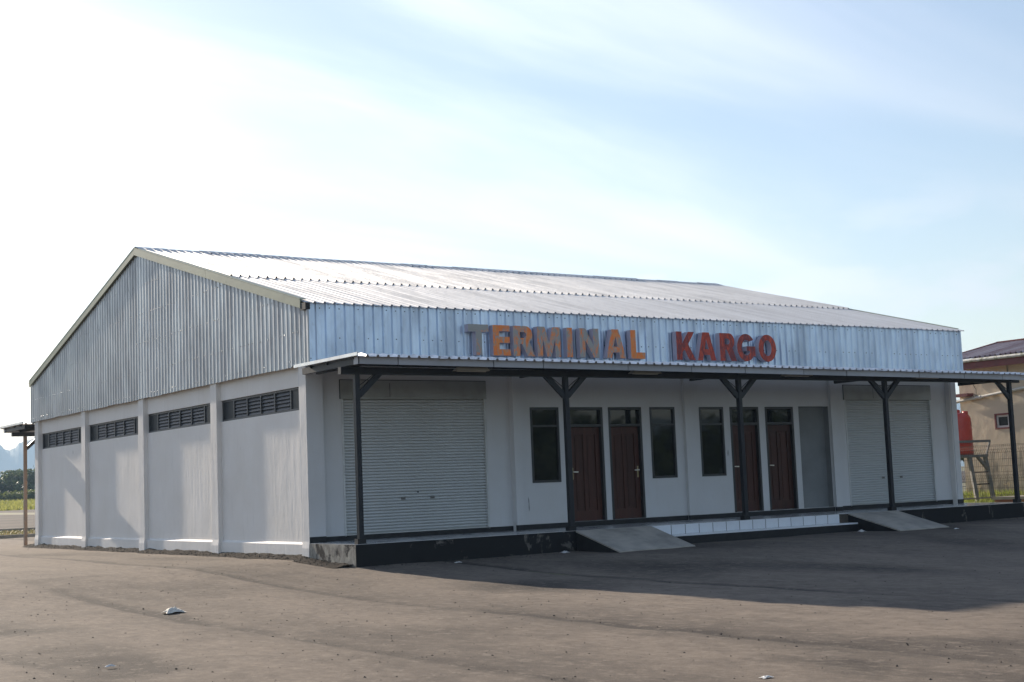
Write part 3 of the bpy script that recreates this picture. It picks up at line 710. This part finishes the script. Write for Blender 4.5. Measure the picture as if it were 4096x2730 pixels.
# ------------------------------------------------------------------ front canopy
def canopy(name, label, mirror):
    oy = D if mirror else 0.; sg = -1 if mirror else 1     # mirrored behind the building
    def Y(y): return oy + sg * y
    xl = -.46 if mirror else -.2
    T = thing(name, label, 'canopy', (12, Y(-1.6), FZ if not mirror else 0))
    def bx(mb, x0, x1, y0, y1, z0, z1): a, b = sorted((Y(y0), Y(y1))); return mb.box(x0, x1, a, b, z0, z1)
    def zc(x): return 4.655 - .0062 * x
    x0p = .26 if mirror else .176
    for k in range(5):
        X = x0p + 5.944 * k; zb = 0. if mirror else FZ; zt = 4.285
        q = MB(); bx(q, X - .06, X + .06, -2.34, -2.22, zb - (.2 if mirror else 0), zt); post = part(q, 'post', M_steelb if mirror else M_steel, T)
        if not mirror:
            q = MB(); bx(q, X - .105, X + .105, -2.385 + .04, -2.175, FZ + .006, FZ + .125); part(q, 'base_block', M_black, post)
        for sd in (-1, 1):
            if (k == 0 and sd < 0) or (k == 4 and sd > 0): continue
            q = MB(); q.bar((X + sd * .05, Y(-2.28), 3.80), (X + sd * .62, Y(-2.28), 4.33), .09, .13, up=(0, 0, 1)); part(q, 'brace', M_steel, post)
            q = MB(); q.bar((X + sd * .06, Y(-2.28), 4.02), (X + sd * .45, Y(-2.28), 4.29), .014); part(q, 'tie_rod', M_steel, post)
        q = MB()
        q.bar((X, Y(-.30), 4.535 - .005 * X), (X, Y(-2.94), 4.535 - .005 * X), .08, .15); part(q, 'rafter', M_steel, T)
    q = MB(); q.bar((xl + .13, Y(-.05), 4.545), (xl + .13, Y(-2.94), 4.545), .07, .15); part(q, 'rafter', M_steel, T)
    q = MB(); bx(q, -.25, 24.42, -2.35, -2.21, 4.285, 4.445); part(q, 'beam', M_steel, T)
    for yy in (-.55, -1.4, -2.75):
        q = MB(); q.bar((xl + .05, Y(yy), zc(0) - .045), (24.45, Y(yy), zc(24.4) - .045), .05, .06); part(q, 'purlin', M_steel, T)
    seams = [xl + .09, .89, 3.5, 4.95, 7.6, 9.75, 11.67, 13.9, 15.63, 18.74, 20.82, 22.68, 24.5]
    for a, b in zip(seams[:-1], seams[1:]):
        q = MB(); j = random.uniform(-.008, .008)
        ya, yb = sorted((Y(-3.0 + j), Y(-2.96 + j)))
        v = [(x, y, z) for x in (a + .012, b - .012) for y in (ya, yb) for z in (zc(x) - .195, zc(x) - .022)]
        q.add(v, [(0, 1, 3, 2), (4, 6, 7, 5), (0, 4, 5, 1), (2, 3, 7, 6), (1, 5, 7, 3), (0, 2, 6, 4)]); part(q, 'fascia_panel', M_fascia, T)
    # dark backing strip seen in the joints
    q = MB(); q.bar((xl + .10, Y(-2.945), zc(0) - .065), (24.49, Y(-2.945), zc(24.4) - .065), .012, .10); part(q, 'fascia_rail', M_steel, T)
    q = MB(); a = xl + .07; ya, yb = sorted((Y(-2.96), Y(-2.75))); q.box(a, a + .012, ya, yb, zc(0) - .195, zc(0) - .022); part(q, 'fascia_end', M_fascia, T)
    ns = 23; w_ = (24.55 - xl) / ns; prc = ribs(4, w_ / 4, .085, .04, .045, False)
    def e(y, dz): return lambda s2, d2: (s2, Y(y), dz + d2)
    mb = MB(); ends = [e(.18 if not mirror else .25, .0), e(-2.9, .0), e(-3.13, -.055)]
    mb.v = [f_(s2, d2) for s2, d2 in prc for f_ in ends]
    for i in range(len(prc) - 1):
        for j in range(2): mb.f.append((3 * i + j, 3 * i + 3 + j, 3 * i + 4 + j, 3 * i + 1 + j))
    # the sheets near the building must stop at its cladding: only the overhanging strip runs past the corner
    mb2 = MB(); e2 = [e(-.36, .0), e(-2.9, .0), e(-3.13, -.055)]
    mb2.v = [f_(s2, d2) for s2, d2 in prc for f_ in e2]; mb2.f = list(mb.f)
    me1 = mb2.mesh('roof_sheet', M_zc)
    for k in range(ns):
        X = xl + w_ * k; o = place(me1, 'roof_sheet', T, (X, 0 if not mirror else 0, zc(X) + .012 + random.uniform(-.004, .006)))
    # rolled edge along the left end
    q = MB(); q.bar((xl - .02, Y(.15), zc(0) + .03), (xl - .02, Y(-3.13), zc(0) + .02), .035, .075); part(q, 'edge_flashing', M_zc, T)
    if not mirror:
        for x0, x1 in ((2.61, 3.55), (7.96, 8.93), (13.43, 14.5), (18.94, 20.1)):
            q = MB(); z = 4.40
            q.add([(x0, -2.76, z - .03), (x1, -2.76, z - .03), (x1, -2.54, z - .03), (x0, -2.54, z - .03), (x0 + .08, -2.70, z + .05), (x1 - .04, -2.70, z + .05), (x1 - .04, -2.60, z + .05), (x0 + .08, -2.60, z + .05)],
                  [(0, 1, 5, 4), (1, 2, 6, 5), (2, 3, 7, 6), (3, 0, 4, 7), (4, 5, 6, 7)])
            q.tube([(x0 + .06, -2.65, z - .035), (x1 - .06, -2.65, z - .035)], .02, 6); part(q, 'lamp_fixture', M_lamp, T)
    return T
canopy('porch_canopy', 'dark steel canopy with grey fascia on slim posts along the porch', False)
canopy('rear_canopy', 'steel canopy jutting out beyond the far end of the long white wall', True)

# ------------------------------------------------------------------ lettering
def arc(cx, cy, rx, ry, a0, a1, n_): return [(cx + rx * math.cos(R(a0 + (a1 - a0) * i / n_)), cy + ry * math.sin(R(a0 + (a1 - a0) * i / n_))) for i in range(n_ + 1)]
t = .27
LET = {   # outlines in a 1 x 1 box, first the outside, then holes
 'T': [[(0, 1), (0, .76), (.36, .76), (.36, 0), (.66, 0), (.66, .76), (1, .76), (1, 1)]],
 'E': [[(0, 0), (0, 1), (.97, 1), (.97, .80), (.36, .80), (.36, .62), (.95, .62), (.95, .42), (.36, .42), (.36, .21), (1, .21), (1, 0)]],
 'R': [[(0, 0), (0, 1)] + [(.58, 1)] + arc(.58, .71, .32, .29, 90, -55, 9) + [(1, 0), (.66, 0), (.40, .40), (.31, .40), (.31, 0)], [(.31, .80), (.31, .60), (.50, .60)] + arc(.50, .70, .11, .10, -70, 70, 5) + [(.50, .80)]],
 'M': [[(0, 0), (0, 1), (.33, 1), (.50, .48), (.67, 1), (1, 1), (1, 0), (.77, 0), (.77, .62), (.59, 0), (.41, 0), (.23, .62), (.23, 0)]],
 'I': [[(0, 0), (0, 1), (1, 1), (1, 0)]],
 'N': [[(0, 0), (0, 1), (.30, 1), (.71, .42), (.71, 1), (1, 1), (1, 0), (.72, 0), (.29, .60), (.29, 0)]],
 'A': [[(0, 0), (.30, 1), (.66, 1), (1, 0), (.72, 0), (.655, .20), (.325, .20), (.27, 0)], [(.385, .40), (.49, .76), (.60, .40)]],
 'L': [[(0, 0), (0, 1), (.36, 1), (.36, .22), (1, .22), (1, 0)]],
 'K': [[(0, 0), (0, 1), (.30, 1), (.30, .58), (.64, 1), (.97, 1), (.62, .56), (1, 0), (.66, 0), (.41, .37), (.30, .26), (.30, 0)]],
 'G': [arc(.5, .5, .5, .5, 35, 325, 22) + [(1, .17), (1, .55), (.52, .55), (.52, .38), (.70, .38), (.70, .27)] + arc(.5, .5, .24, .28, 318, 50, 14)],
 'O': [arc(.5, .5, .5, .5, 0, 345, 23), arc(.5, .5, .23, .29, 0, 345, 23)],
}
def letter(ch, x0, x1, parent, mat, amount, z0=4.99, z1=5.79):
    cu = bpy.data.curves.new('tmp', 'CURVE'); cu.dimensions = '2D'; cu.fill_mode = 'BOTH'; dep = .175; cu.extrude = dep / 2 * S
    for ln in LET[ch]:
        spn = cu.splines.new('POLY'); spn.points.add(len(ln) - 1); spn.use_cyclic_u = True
        for p_, (a, b) in zip(spn.points, ln): p_.co = ((x0 + a * (x1 - x0)) * S, (z0 + b * (z1 - z0)) * S, 0, 1)
    tmp = bpy.data.objects.new('tmp', cu); COL.objects.link(tmp)
    dg = bpy.context.evaluated_depsgraph_get(); dg.update()
    me = bpy.data.meshes.new_from_object(tmp.evaluated_get(dg)); bpy.data.objects.remove(tmp); bpy.data.curves.remove(cu)
    og = origin(parent); yf = -.55
    def conv(v): return (v.x - og.x * S, (yf + dep / 2 - og.y) * S - v.z, v.y - og.z * S)
    out = []
    for nm, test, mm in (('letter', lambda n_: n_.z < .5, M_pink), ('letter_face', lambda n_: n_.z >= .5, mat)):
        fs = [p_ for p_ in me.polygons if test(p_.normal)]
        idx = sorted({i for p_ in fs for i in p_.vertices}); mp_ = {i: k for k, i in enumerate(idx)}
        m2 = bpy.data.meshes.new(nm); m2.from_pydata([conv(me.vertices[i].co) for i in idx], [], [[mp_[i] for i in p_.vertices] for p_ in fs]); m2.materials.append(mm); m2.update()
        out.append(m2)
    o = bpy.data.objects.new('letter', out[0]); link(o, parent); o['label'] = 'raised letter ' + ch
    fo = bpy.data.objects.new('letter_face', out[1]); link(fo, o); fo.color = (amount, 0, 0, 1)
    q = MB()      # stand-off pins to the cladding
    for xx in (x0 + .25 * (x1 - x0), x0 + .75 * (x1 - x0)): q.bar((xx, yf + dep, z0 + .05), (xx, YF - .03, z0 + .05), .02)
    part(q, 'stand_off', M_stand, o)
T1 = thing('sign_lettering', 'raised grey letters reading TERMINAL, orange paint worn through', 'sign', (7.3, -.45, 4.99))
for ch, a, b, am in (('T', 4.37, 5.0, .40), ('E', 5.13, 5.68, .60), ('R', 5.77, 6.45, .51), ('M', 6.54, 7.30, .50), ('I', 7.51, 7.70, .54), ('N', 7.95, 8.60, .45), ('A', 8.85, 9.53, .52), ('L', 9.72, 10.23, .62)):
    letter(ch, a, b, T1, M_sgrey, am)
T2 = thing('sign_lettering', 'raised dark red letters reading KARGO above the canopy', 'sign', (13.4, -.45, 4.99))
for ch, a, b in (('K', 11.39, 12.10), ('A', 12.18, 12.89), ('R', 13.05, 13.70), ('G', 13.73, 14.46), ('O', 14.60, 15.32)):
    letter(ch, a, b, T2, M_sred, random.uniform(.50, .60), 4.985, 5.80)

# ------------------------------------------------------------------ litter on the yard
def crumple(x, y, r_, hh, seed, name, mat, label, cat, flat=1.):
    mb = MB(); n_ = 9
    for i in range(n_):
        for j in range(n_):
            a, b = (i / (n_ - 1) - .5) * 2, (j / (n_ - 1) - .5) * 2
            k = max(0, 1 - (a * a + b * b) * .75)
            mb.v.append((x + a * r_ * (1 + .35 * fn(a, b, seed, 2.)), y + b * r_ * flat * (1 + .35 * fn(b, a, seed + 3, 2.)), hn(x, y) + .008 + hh * k * (.55 + .9 * abs(fn(a, b, seed + 7, 2.6)))))
    mb.f = [(i * n_ + j, (i + 1) * n_ + j, (i + 1) * n_ + j + 1, i * n_ + j + 1) for i in range(n_ - 1) for j in range(n_ - 1)]
    return solo(mb, name, mat, label, cat, (x, y, hn(x, y)))
crumple(-6.38, -7.95, .17, .11, 1., 'crumpled_rag', M_rag, 'crumpled white rag lying on open asphalt in front of the long wall', 'rag')
crumple(2.3, -3.0, .10, .03, 2., 'paper_scrap', M_paper, 'white scrap of paper at the foot of the black porch edge, near the corner', 'litter', .4)
crumple(5.55, -2.75, .11, .06, 3., 'paper_scrap', M_paper, 'pale scrap lying against the black edge left of the first ramp', 'litter')
crumple(15.55, -3.25, .10, .07, 4., 'paper_scrap', M_paper, 'white crumpled scrap in the corner left of the far ramp', 'litter')
crumple(-9.55, -14.3, .06, .03, 5., 'paper_scrap', M_paper, 'small flat scrap at the lower left of the yard', 'litter', .6)
crumple(-5.35, -20.9, .07, .02, 6., 'paper_scrap', M_paper, 'flat pale scrap near the bottom edge of the yard', 'litter', .6)
crumple(17.2, -5.2, .10, .03, 8., 'paper_scrap', M_paper, 'pale stick-like scrap on the shaded asphalt before the far ramp', 'litter', .35)

# ------------------------------------------------------------------ neighbouring house, tank, fence on the right
HX, HY0, HY1 = 36., -6., 9.17
Hs = thing('neighbouring_house', 'cream house with stained wall, red trim and rusty ribbed roof beside the terminal', 'house', (40, 2, .1))
hw = MB()
def wallx(mb, y0, y1, z0, z1, x, depth, op):
    a, b, c, d = op
    for (ya, yb, za, zb) in ((y0, a, z0, z1), (b, y1, z0, z1), (a, b, z0, c), (a, b, d, z1)): mb.quad((x, yb, za), (x, ya, za), (x, ya, zb), (x, yb, zb))
    mb.quad((x, a, c), (x + depth, a, c), (x + depth, a, d), (x, a, d)); mb.quad((x, b, d), (x + depth, b, d), (x + depth, b, c), (x, b, c))
    mb.quad((x, a, d), (x + depth, a, d), (x + depth, b, d), (x, b, d)); mb.quad((x, b, c), (x + depth, b, c), (x + depth, a, c), (x, a, c))
HW = (6.72, 7.36, 3.25, 3.78)
wallx(hw, HY0, HY1, -.2, 6.2, HX, .2, HW)
hw.quad((HX, HY1, -.2), (HX + 8, HY1, -.2), (HX + 8, HY1, 6.2), (HX, HY1, 6.2)); hw.quad((HX + 8, HY0, -.2), (HX, HY0, -.2), (HX, HY0, 6.2), (HX + 8, HY0, 6.2)); hw.quad((HX + 8, HY1, -.2), (HX + 8, HY0, -.2), (HX + 8, HY0, 6.2), (HX + 8, HY1, 6.2))
for yy in (HY0, HY1): hw.add([(HX, yy, 6.2), (HX + 4, yy, 7.0), (HX + 8, yy, 6.2)], [(0, 1, 2)])
part(hw, 'wall', M_house, Hs)
fr = MB(); a, b, c, d = HW
for ya, yb, za, zb in ((a - .07, b + .07, c - .07, c), (a - .07, b + .07, d, d + .07), (a - .07, a, c, d), (b, b + .07, c, d)): fr.box(HX - .02, HX + .06, ya, yb, za, zb)
wn = part(fr, 'window', M_redtrim, Hs)
fr = MB()
for ya, yb, za, zb in ((a, b, c, c + .08), (a, b, d - .08, d), (a, a + .08, c + .08, d - .08), (b - .08, b, c + .08, d - .08)): fr.box(HX + .03, HX + .09, ya, yb, za, zb)
part(fr, 'frame', M_winwhite, wn)
q = MB(); q.box(HX + .08, HX + .09, a + .08, b - .08, c + .08, d - .08); part(q, 'pane', M_glass, wn)
# roof of long ribbed sheets
hy1 = 9.85; ex, ez, rx, rz = HX - .62, 6.26, 40., 7.22
hsl = math.atan2(rz - ez, rx - ex); nsh = 16; sw_ = (hy1 - HY0 + .6) / nsh; prh = ribs(4, sw_ / 4, .12, .05, .075, False)
me_h = sheet(prh, lambda s2, d2: (ex, s2, ez + d2), lambda s2, d2: (rx, s2, rz + d2)).mesh('roof_sheet', M_hroof)
me_h2 = sheet(prh, lambda s2, d2: (2 * rx - ex, s2, ez + d2), lambda s2, d2: (rx, s2, rz + d2)).mesh('roof_sheet', M_hroof)
q = MB(); q.box(rx - .25, rx + .25, HY0 - .6, hy1, rz + .03, rz + .09); hr = part(q, 'roof', M_redtrim, Hs)
for k in range(nsh):
    place(me_h, 'roof_sheet', hr, (0, HY0 - .6 + sw_ * k, random.uniform(0, .02))); place(me_h2, 'roof_sheet', hr, (0, HY0 - .6 + sw_ * k, 0))
q = MB(); q.bar((ex, hy1 + .03, ez + .02), (rx, hy1 + .03, rz + .04), .05, .16); part(q, 'verge_board', M_redtrim, hr)
q = MB(); q.box(ex + .02, ex + .07, HY0 - .6, hy1, 5.82, 6.16); part(q, 'fascia_board', M_redtrim, hr)
q = MB(); q.quad((ex + .07, HY0 - .6, 5.86), (HX, HY0 - .6, 5.86), (HX, hy1, 5.86), (ex + .07, hy1, 5.86)); part(q, 'soffit', M_house, hr)
q = MB(); q.tube([(ex - .05, HY0 - .6, 6.18), (ex - .05, hy1 - .1, 6.18)], .075, 10); part(q, 'gutter', M_gutter, hr)
q = MB(); q.tube([(HX - .12, 9.6, 4.45), (HX - .12, 7.6, 4.655), (HX - .12, -2., 5.62)], .065, 10); pp = part(q, 'drain_pipe', M_pipe, Hs)
q = MB(); q.tube([(HX - .12, 8.05, 4.60), (HX - .12, 7.95, 4.615)], .085, 10); part(q, 'pipe_collar', M_pipe, pp)
q = MB(); q.tube([(HX - .03, 8.45, 5.85), (HX - .03, 8.4, 5.2), (HX - .04, 8.25, 4.95), (HX - .05, 8.25, 4.68)], .012, 5); part(q, 'cable', M_black, Hs)
q = MB(); q.tube([(HX - .03, 6.6, 5.85), (HX - .03, 6.6, 4.8)], .014, 5); part(q, 'cable', M_black, Hs)
q = MB(); q.box(HX - .40, HX, 8.45, 9.17, 4.68, 4.81); part(q, 'lintel_slab', M_redtrim, Hs)
# steel stand and water tank
TX, TY, ZT = 32.1, 6.6, 2.07
stn = thing('tank_stand', 'grey steel ladder stand carrying the red water tank', 'stand', (TX, TY, .1))
zg = .05
legs = [((33.29, 6., ZT), (33.55, 5.9, zg)), ((32.30, 6., ZT), (32.52, 5.9, zg + .0)), ((33.2, 7.4, ZT), (33.4, 7.6, zg)), ((31.0, 6.0, ZT), (30.8, 5.9, zg)), ((31.0, 7.4, ZT), (30.8, 7.6, zg))]
for a, b in legs:
    q = MB(); q.bar(a, b, .14, .14); part(q, 'leg', M_stand, stn)
for k, z in enumerate((1.40, .92)):
    f_ = (ZT - z) / ZT
    q = MB(); q.bar((32.30 + .22 * f_, 5.94, z), (33.29 + .26 * f_, 5.94, z), .06, .05); part(q, 'rung', M_steel, stn)
q = MB(); q.bar((30.8, 5.92, .36), (33.5, 5.92, .36), .06, .06); part(q, 'rail', M_stand, stn)
q = MB(); q.bar((30.8, 7.3, .52), (33.4, 7.3, .52), .05, .05); part(q, 'rail', M_steel, stn)
q = MB(); q.bar((32.75, 5.97, ZT - .02), (33.40, 5.95, 1.45), .10, .10); part(q, 'brace', M_stand, stn)
q = MB(); q.box(30.85, 33.36, 5.88, 7.5, ZT - .06, ZT + .05); part(q, 'deck', M_stand, stn)
q = MB(); q.bar((30.8, 5.9, 2.64), (33.62, 5.95, 2.66), .06, .10); q.bar((33.31, 5.95, ZT), (33.60, 5.95, 2.66), .06, .07); part(q, 'guard_rail', M_stand, stn)
tk = thing('water_tank', 'upright red plastic water tank on the grey steel stand', 'tank', (32.38, 6.7, ZT + .05))
rt = .70; z0 = ZT + .05
prof = [(rt * .97, z0)]
prof += [(rt * 1.0, z0 + .05), (rt * .985, z0 + .6), (rt * .97, z0 + 1.3)]
prof += [(rt * .96, z0 + 1.47), (rt * .93, z0 + 1.55), (rt * .82, z0 + 1.66), (rt * .62, z0 + 1.72), (rt * .45, z0 + 1.73)]
q = MB(); q.lathe(prof, 32.38, 6.7, 36); part(q, 'body', M_tank, tk, smooth=True)
q = MB(); q.lathe([(.30, z0 + 1.70), (.32, z0 + 1.76), (.32, z0 + 1.83), (.24, z0 + 1.86), (.08, z0 + 1.87)], 32.3, 6.7, 20); part(q, 'lid', M_tank, tk, smooth=True)
q = MB(); q.lathe([(.11, z0 + 1.64), (.11, z0 + 1.78), (.05, z0 + 1.79)], 32.78, 6.42, 12); part(q, 'inlet', M_tank, tk, smooth=True)
# printed mark on the tank: a dark square emblem with a short line below
q = MB(); 
for (a0, a1, za, zb) in ((-62, -45, 1.12, 1.34), (-60, -48, .98, 1.05)):
    for i in range(4):
        aa, ab = R(a0 + (a1 - a0) * i / 4), R(a0 + (a1 - a0) * (i + 1) / 4); rr = rt + .006
        q.quad((32.38 + rr * math.cos(aa), 6.7 + rr * math.sin(aa), z0 + za), (32.38 + rr * math.cos(ab), 6.7 + rr * math.sin(ab), z0 + za), (32.38 + rr * math.cos(ab), 6.7 + rr * math.sin(ab), z0 + zb), (32.38 + rr * math.cos(aa), 6.7 + rr * math.sin(aa), z0 + zb))
part(q, 'printed_mark', M_print, tk)
# welded mesh fence
Fn = thing('mesh_fence', 'welded wire mesh fence with folded bands in front of the cream house', 'fence', (30, 4, .1))
FX = 30.; fz0, fz1 = .22, 2.42
wm = MB()
def fold(z):
    for zc_ in (.42, 1.28, 2.25):
        if abs(z - zc_) < .12: return -.07 * (1 - abs(z - zc_) / .12)
    return 0.
zs = [fz0, .30, .42, .54, .80, 1.06, 1.16, 1.28, 1.40, 1.62, 1.88, 2.13, 2.25, 2.37, fz1]
for z in zs: wm.bar((FX + fold(z), -3., z), (FX + fold(z), 11.5, z), .011)
y = -3.
while y < 11.5:
    for za, zb in zip(zs[:-1], zs[1:]): wm.bar((FX + fold(za), y, za), (FX + fold(zb), y, zb), .007)
    y += .085
part(wm, 'wire_mesh', M_wire, Fn)['kind'] = 'stuff'
for yy in (-3., -.1, 11.4):
    q = MB(); q.tube([(FX + .04, yy, -.1), (FX + .04, yy, 2.5)], .03, 8); part(q, 'fence_post', M_wire, Fn)
pb = thing('brick_planter', 'low red brick block with pale cap at the right edge of the porch', 'planter', (28.6, .8, .1))
q = MB(); q.box(27.9, 29.4, .3, 1.6, -.1, .42); part(q, 'body', M_brick, pb)
q = MB(); q.box(27.85, 29.45, .25, 1.65, .42, .52); part(q, 'cap', M_kerb, pb)

# ------------------------------------------------------------------ vegetation
def blades(mb, n_, fx, hgt, wd, lean=.35):
    for _ in range(n_):
        x, y = fx(); z = h(x, y) - .06; hh = hgt * random.uniform(.45, 1.15); a = random.random() * 6.28; w_ = wd * random.uniform(.6, 1.3)
        lx, ly = random.gauss(0, lean) * hh, random.gauss(0, lean) * hh; cx_, cy_ = math.cos(a) * w_, math.sin(a) * w_
        mb.add([(x - cx_, y - cy_, z), (x + cx_, y + cy_, z), (x + lx * .5 + cx_ * .6, y + ly * .5 + cy_ * .6, z + hh * .6), (x + lx, y + ly, z + hh), (x + lx * .5 - cx_ * .6, y + ly * .5 - cy_ * .6, z + hh * .6)], [(0, 1, 2, 4), (4, 2, 3)])
gm = MB(); blades(gm, 15000, lambda: (random.uniform(25.4, 36), random.uniform(-2, 14)), .26, .012)
blades(gm, 5000, lambda: (random.uniform(34.8, 36), random.uniform(-2, 9.5)), .5, .018); setting(gm, 'lush_grass', M_grassr, 'stuff')
gm = MB(); blades(gm, 9000, lambda: (random.uniform(32, 66), random.uniform(191, 234)), .75, .09); setting(gm, 'tall_grass', M_grass, 'stuff')
gm = MB(); blades(gm, 6000, lambda: (random.uniform(-2, 16), random.uniform(38.6, 52.4)), .17, .05, .9); setting(gm, 'roadside_weeds', M_weed, 'stuff')
q = MB(); q.box(-20, 140, 236, 236.6, 1.2, 2.55)
solo(q, 'perimeter_wall', M_kerb, 'long low grey wall beyond the bright grass at left', 'wall', (60, 236.3, 1.8))
def leaves(mb, blobs, n_, size, flat=.6):
    tot = sum(b_[3] * b_[4] * b_[5] for b_ in blobs)
    for cx_, cy_, cz_, rx_, ry_, rz_ in blobs:
        for _ in range(max(6, int(n_ * rx_ * ry_ * rz_ / tot))):
            while True:
                a, b, c = (random.uniform(-1, 1) for _ in range(3)); d2 = a * a + b * b + c * c
                if d2 < 1 and random.random() < .25 + .75 * d2: break
            p = Vector((cx_ + a * rx_, cy_ + b * ry_, cz_ + c * rz_)); s1 = size * random.uniform(.6, 1.3)
            nrm = Vector((random.gauss(0, 1) + a, random.gauss(0, 1) + b, random.gauss(0, 1) * flat + .6 + c)).normalized()
            t1 = nrm.orthogonal().normalized(); t2 = nrm.cross(t1); an = random.random() * 6.28
            e1 = (t1 * math.cos(an) + t2 * math.sin(an)) * s1; e2 = (t2 * math.cos(an) - t1 * math.sin(an)) * s1 * .55
            mb.add([p - e1, p - e2 * .9, p + e1, p + e2], [(0, 1, 2, 3)])
def tree(x, y, zt, r_, label, mat, nblob=14, n_=2600, leaf=.35, name='tree', group='trees beyond the apron', squat=.55):
    z0 = h(x, y); T = thing(name, label, 'tree' if name == 'tree' else 'bush', (x, y, z0 - .1), group)
    hh = zt - z0; blobs = []
    for k in range(nblob):
        a = random.random() * 6.28; q_ = math.sqrt(random.random()); br = r_ * random.uniform(.28, .48)
        zz = z0 + hh * (random.uniform(.42, .88) if name == 'tree' else random.uniform(.2, .8)); zz = min(zz, zt - br * squat)
        blobs.append((x + math.cos(a) * q_ * (r_ - br), y + math.sin(a) * q_ * (r_ - br), zz, br, br, br * squat * 1.3))
    tr = MB(); tr.tube([(x, y, z0 - .3), (x + .1, y, z0 + hh * .3), (x, y + .1, z0 + hh * .6)], [.04 * hh, .028 * hh, .012 * hh], 8)
    for b_ in blobs[:6]: tr.tube([(x, y, z0 + hh * .28), ((x + b_[0]) / 2, (y + b_[1]) / 2, (z0 + hh * .35 + b_[2]) / 2), b_[:3]], [.018 * hh, .012 * hh, .004 * hh], 6)
    part(tr, 'trunk' if name == 'tree' else 'stem', M_trunk, T)
    lm = MB(); leaves(lm, blobs, n_, leaf); part(lm, 'crown' if name == 'tree' else 'foliage', mat, T); return T
def ux(ud, yy):   # X on the line of sight of a display column at depth yy
    return -15.02 + (yy + 30.99) * (.25275 + (.2773 - .25275) * ud / 84.)
tree(ux(6, 262), 262, 5.9, 7.5, 'dark round-topped tree left of the rear canopy post', M_leafd, 16, 4200, .42)
tree(ux(-45, 268), 268, 6.3, 7.5, 'dark tree cut by the left edge of the picture', M_leafd, 14, 2600, .42)
tree(ux(62, 300), 300, 9.3, 7.0, 'tall pale green tree right of the rear canopy post', M_leaf, 18, 4600, .42)
tree(ux(98, 296), 296, 10.0, 7.0, 'tallest hazy tree half hidden by the long white wall', M_leaf, 18, 3600, .42)
tree(ux(36, 318), 318, 8.4, 7.5, 'hazy tree behind the rear canopy post', M_leaf, 16, 3600, .45)
tree(ux(8, 330), 330, 8.5, 8.5, 'hazy low-crowned tree rising over the dark round tree', M_leaf, 16, 3600, .45)
for i, (ud, yy, zt, rr, lb) in enumerate(((4, 246, 4.1, 3.2, 'sunlit bush below the dark round tree'), (26, 244, 3.8, 2.6, 'yellowish bush just left of the rear canopy post'), (50, 246, 4.3, 3.0, 'sunlit bush just right of the rear canopy post'), (74, 244, 4.1, 2.8, 'bush beside the long white wall'), (94, 247, 4.6, 3., 'bush hidden half behind the long white wall'), (-22, 246, 4.2, 3.2, 'bush cut by the left edge of the picture'))):
    tree(ux(ud, yy), yy, zt, rr, lb, M_bush, 10, 1500, .26, 'bush', 'bushes along the perimeter wall', .8)
tree(56, 26, 5.2, 2.6, 'green tree glimpsed under the water tank stand', M_leaf, 12, 1800, .22, group='trees beyond the fence')
# woodland across the road behind the viewer, seen in the window panes
wm = MB(); bl = []
for k in range(150):
    a = random.uniform(-60, 150); zt = 8.8 + 4.5 * fn(a, 0, 3., .05) + random.uniform(-1.8, 1.6); rr = random.uniform(2.4, 4.2)
    yy = -96 + random.uniform(-5, 5); bl += [(a, yy, zt - rr * .8, rr, rr, rr * .8), (a + random.uniform(-2, 2), yy, zt * .45, rr * 1.1, rr, zt * .45)]
leaves(wm, bl, 26000, .55); setting(wm, 'woodland', M_leafd, 'stuff')
# forested ridge all along the horizon
hm = MB(); RD = 4000.
azs = [-60 + .25 * i for i in range(292)] + [13 + .02 * i for i in range(200)] + [17 + .25 * i for i in range(493)]
KEY = [(13., .0425), (14.0, .0412), (14.19, .0406), (14.35, .0376), (14.5, .0367), (14.72, .0380), (14.9, .0414), (15.12, .0428), (15.5, .0440), (17., .0430)]
for q_ in azs:
    a = R(q_); cx_, cy_ = math.sin(a), math.cos(a)
    el = .0425 + .007 * fn(q_, 0, 11., .11) * (1 if q_ < 13 or q_ > 17 else 0) * min(1, abs(q_ - 15) / 4) + .0026 * fn(q_, 0, 5., .9) * min(1, abs(q_ - 15) / 5)
    for (a0, e0), (a1, e1) in zip(KEY[:-1], KEY[1:]):
        if a0 <= q_ < a1: el = e0 + (e1 - e0) * sst(a0, a1, q_)
    el += .0005 * fn(q_, 0, 8., 12.) + .0005 * abs(fn(q_, 0, 3., 30.))
    for rr, k in ((RD - 500, 0.), (RD - 260, .42), (RD - 60, .76), (RD, 1.), (RD + 260, .5)):
        e_ = el if k == 1. else .0415
        hm.v.append((-15 + cx_ * rr, -31 + cy_ * rr, -1. + (1.6 + e_ * RD + 1.) * k))
for i in range(len(azs) - 1):
    for j in range(4): hm.f.append((5 * i + j, 5 * i + 5 + j, 5 * i + 6 + j, 5 * i + 1 + j))
setting(hm, 'forested_hills', M_hill, smooth=True)

# ------------------------------------------------------------------ haze
hz = MB(); hz.box(-4600, 5200, -2600, 4800, -2.4, 205)
hz_o = setting(hz, 'haze', M_black, 'stuff')
mh = bpy.data.materials.new('haze air'); mh.use_nodes = True; th = mh.node_tree; th.nodes.clear()
pv = N(th, 'ShaderNodeVolumePrincipled'); pv.inputs['Color'].default_value = (.52, .74, 1., 1); pv.inputs['Density'].default_value = .00027; pv.inputs['Anisotropy'].default_value = .1
oh = N(th, 'ShaderNodeOutputMaterial'); th.links.new(pv.outputs[0], oh.inputs['Volume'])
hz_o.data.materials.clear(); hz_o.data.materials.append(mh)
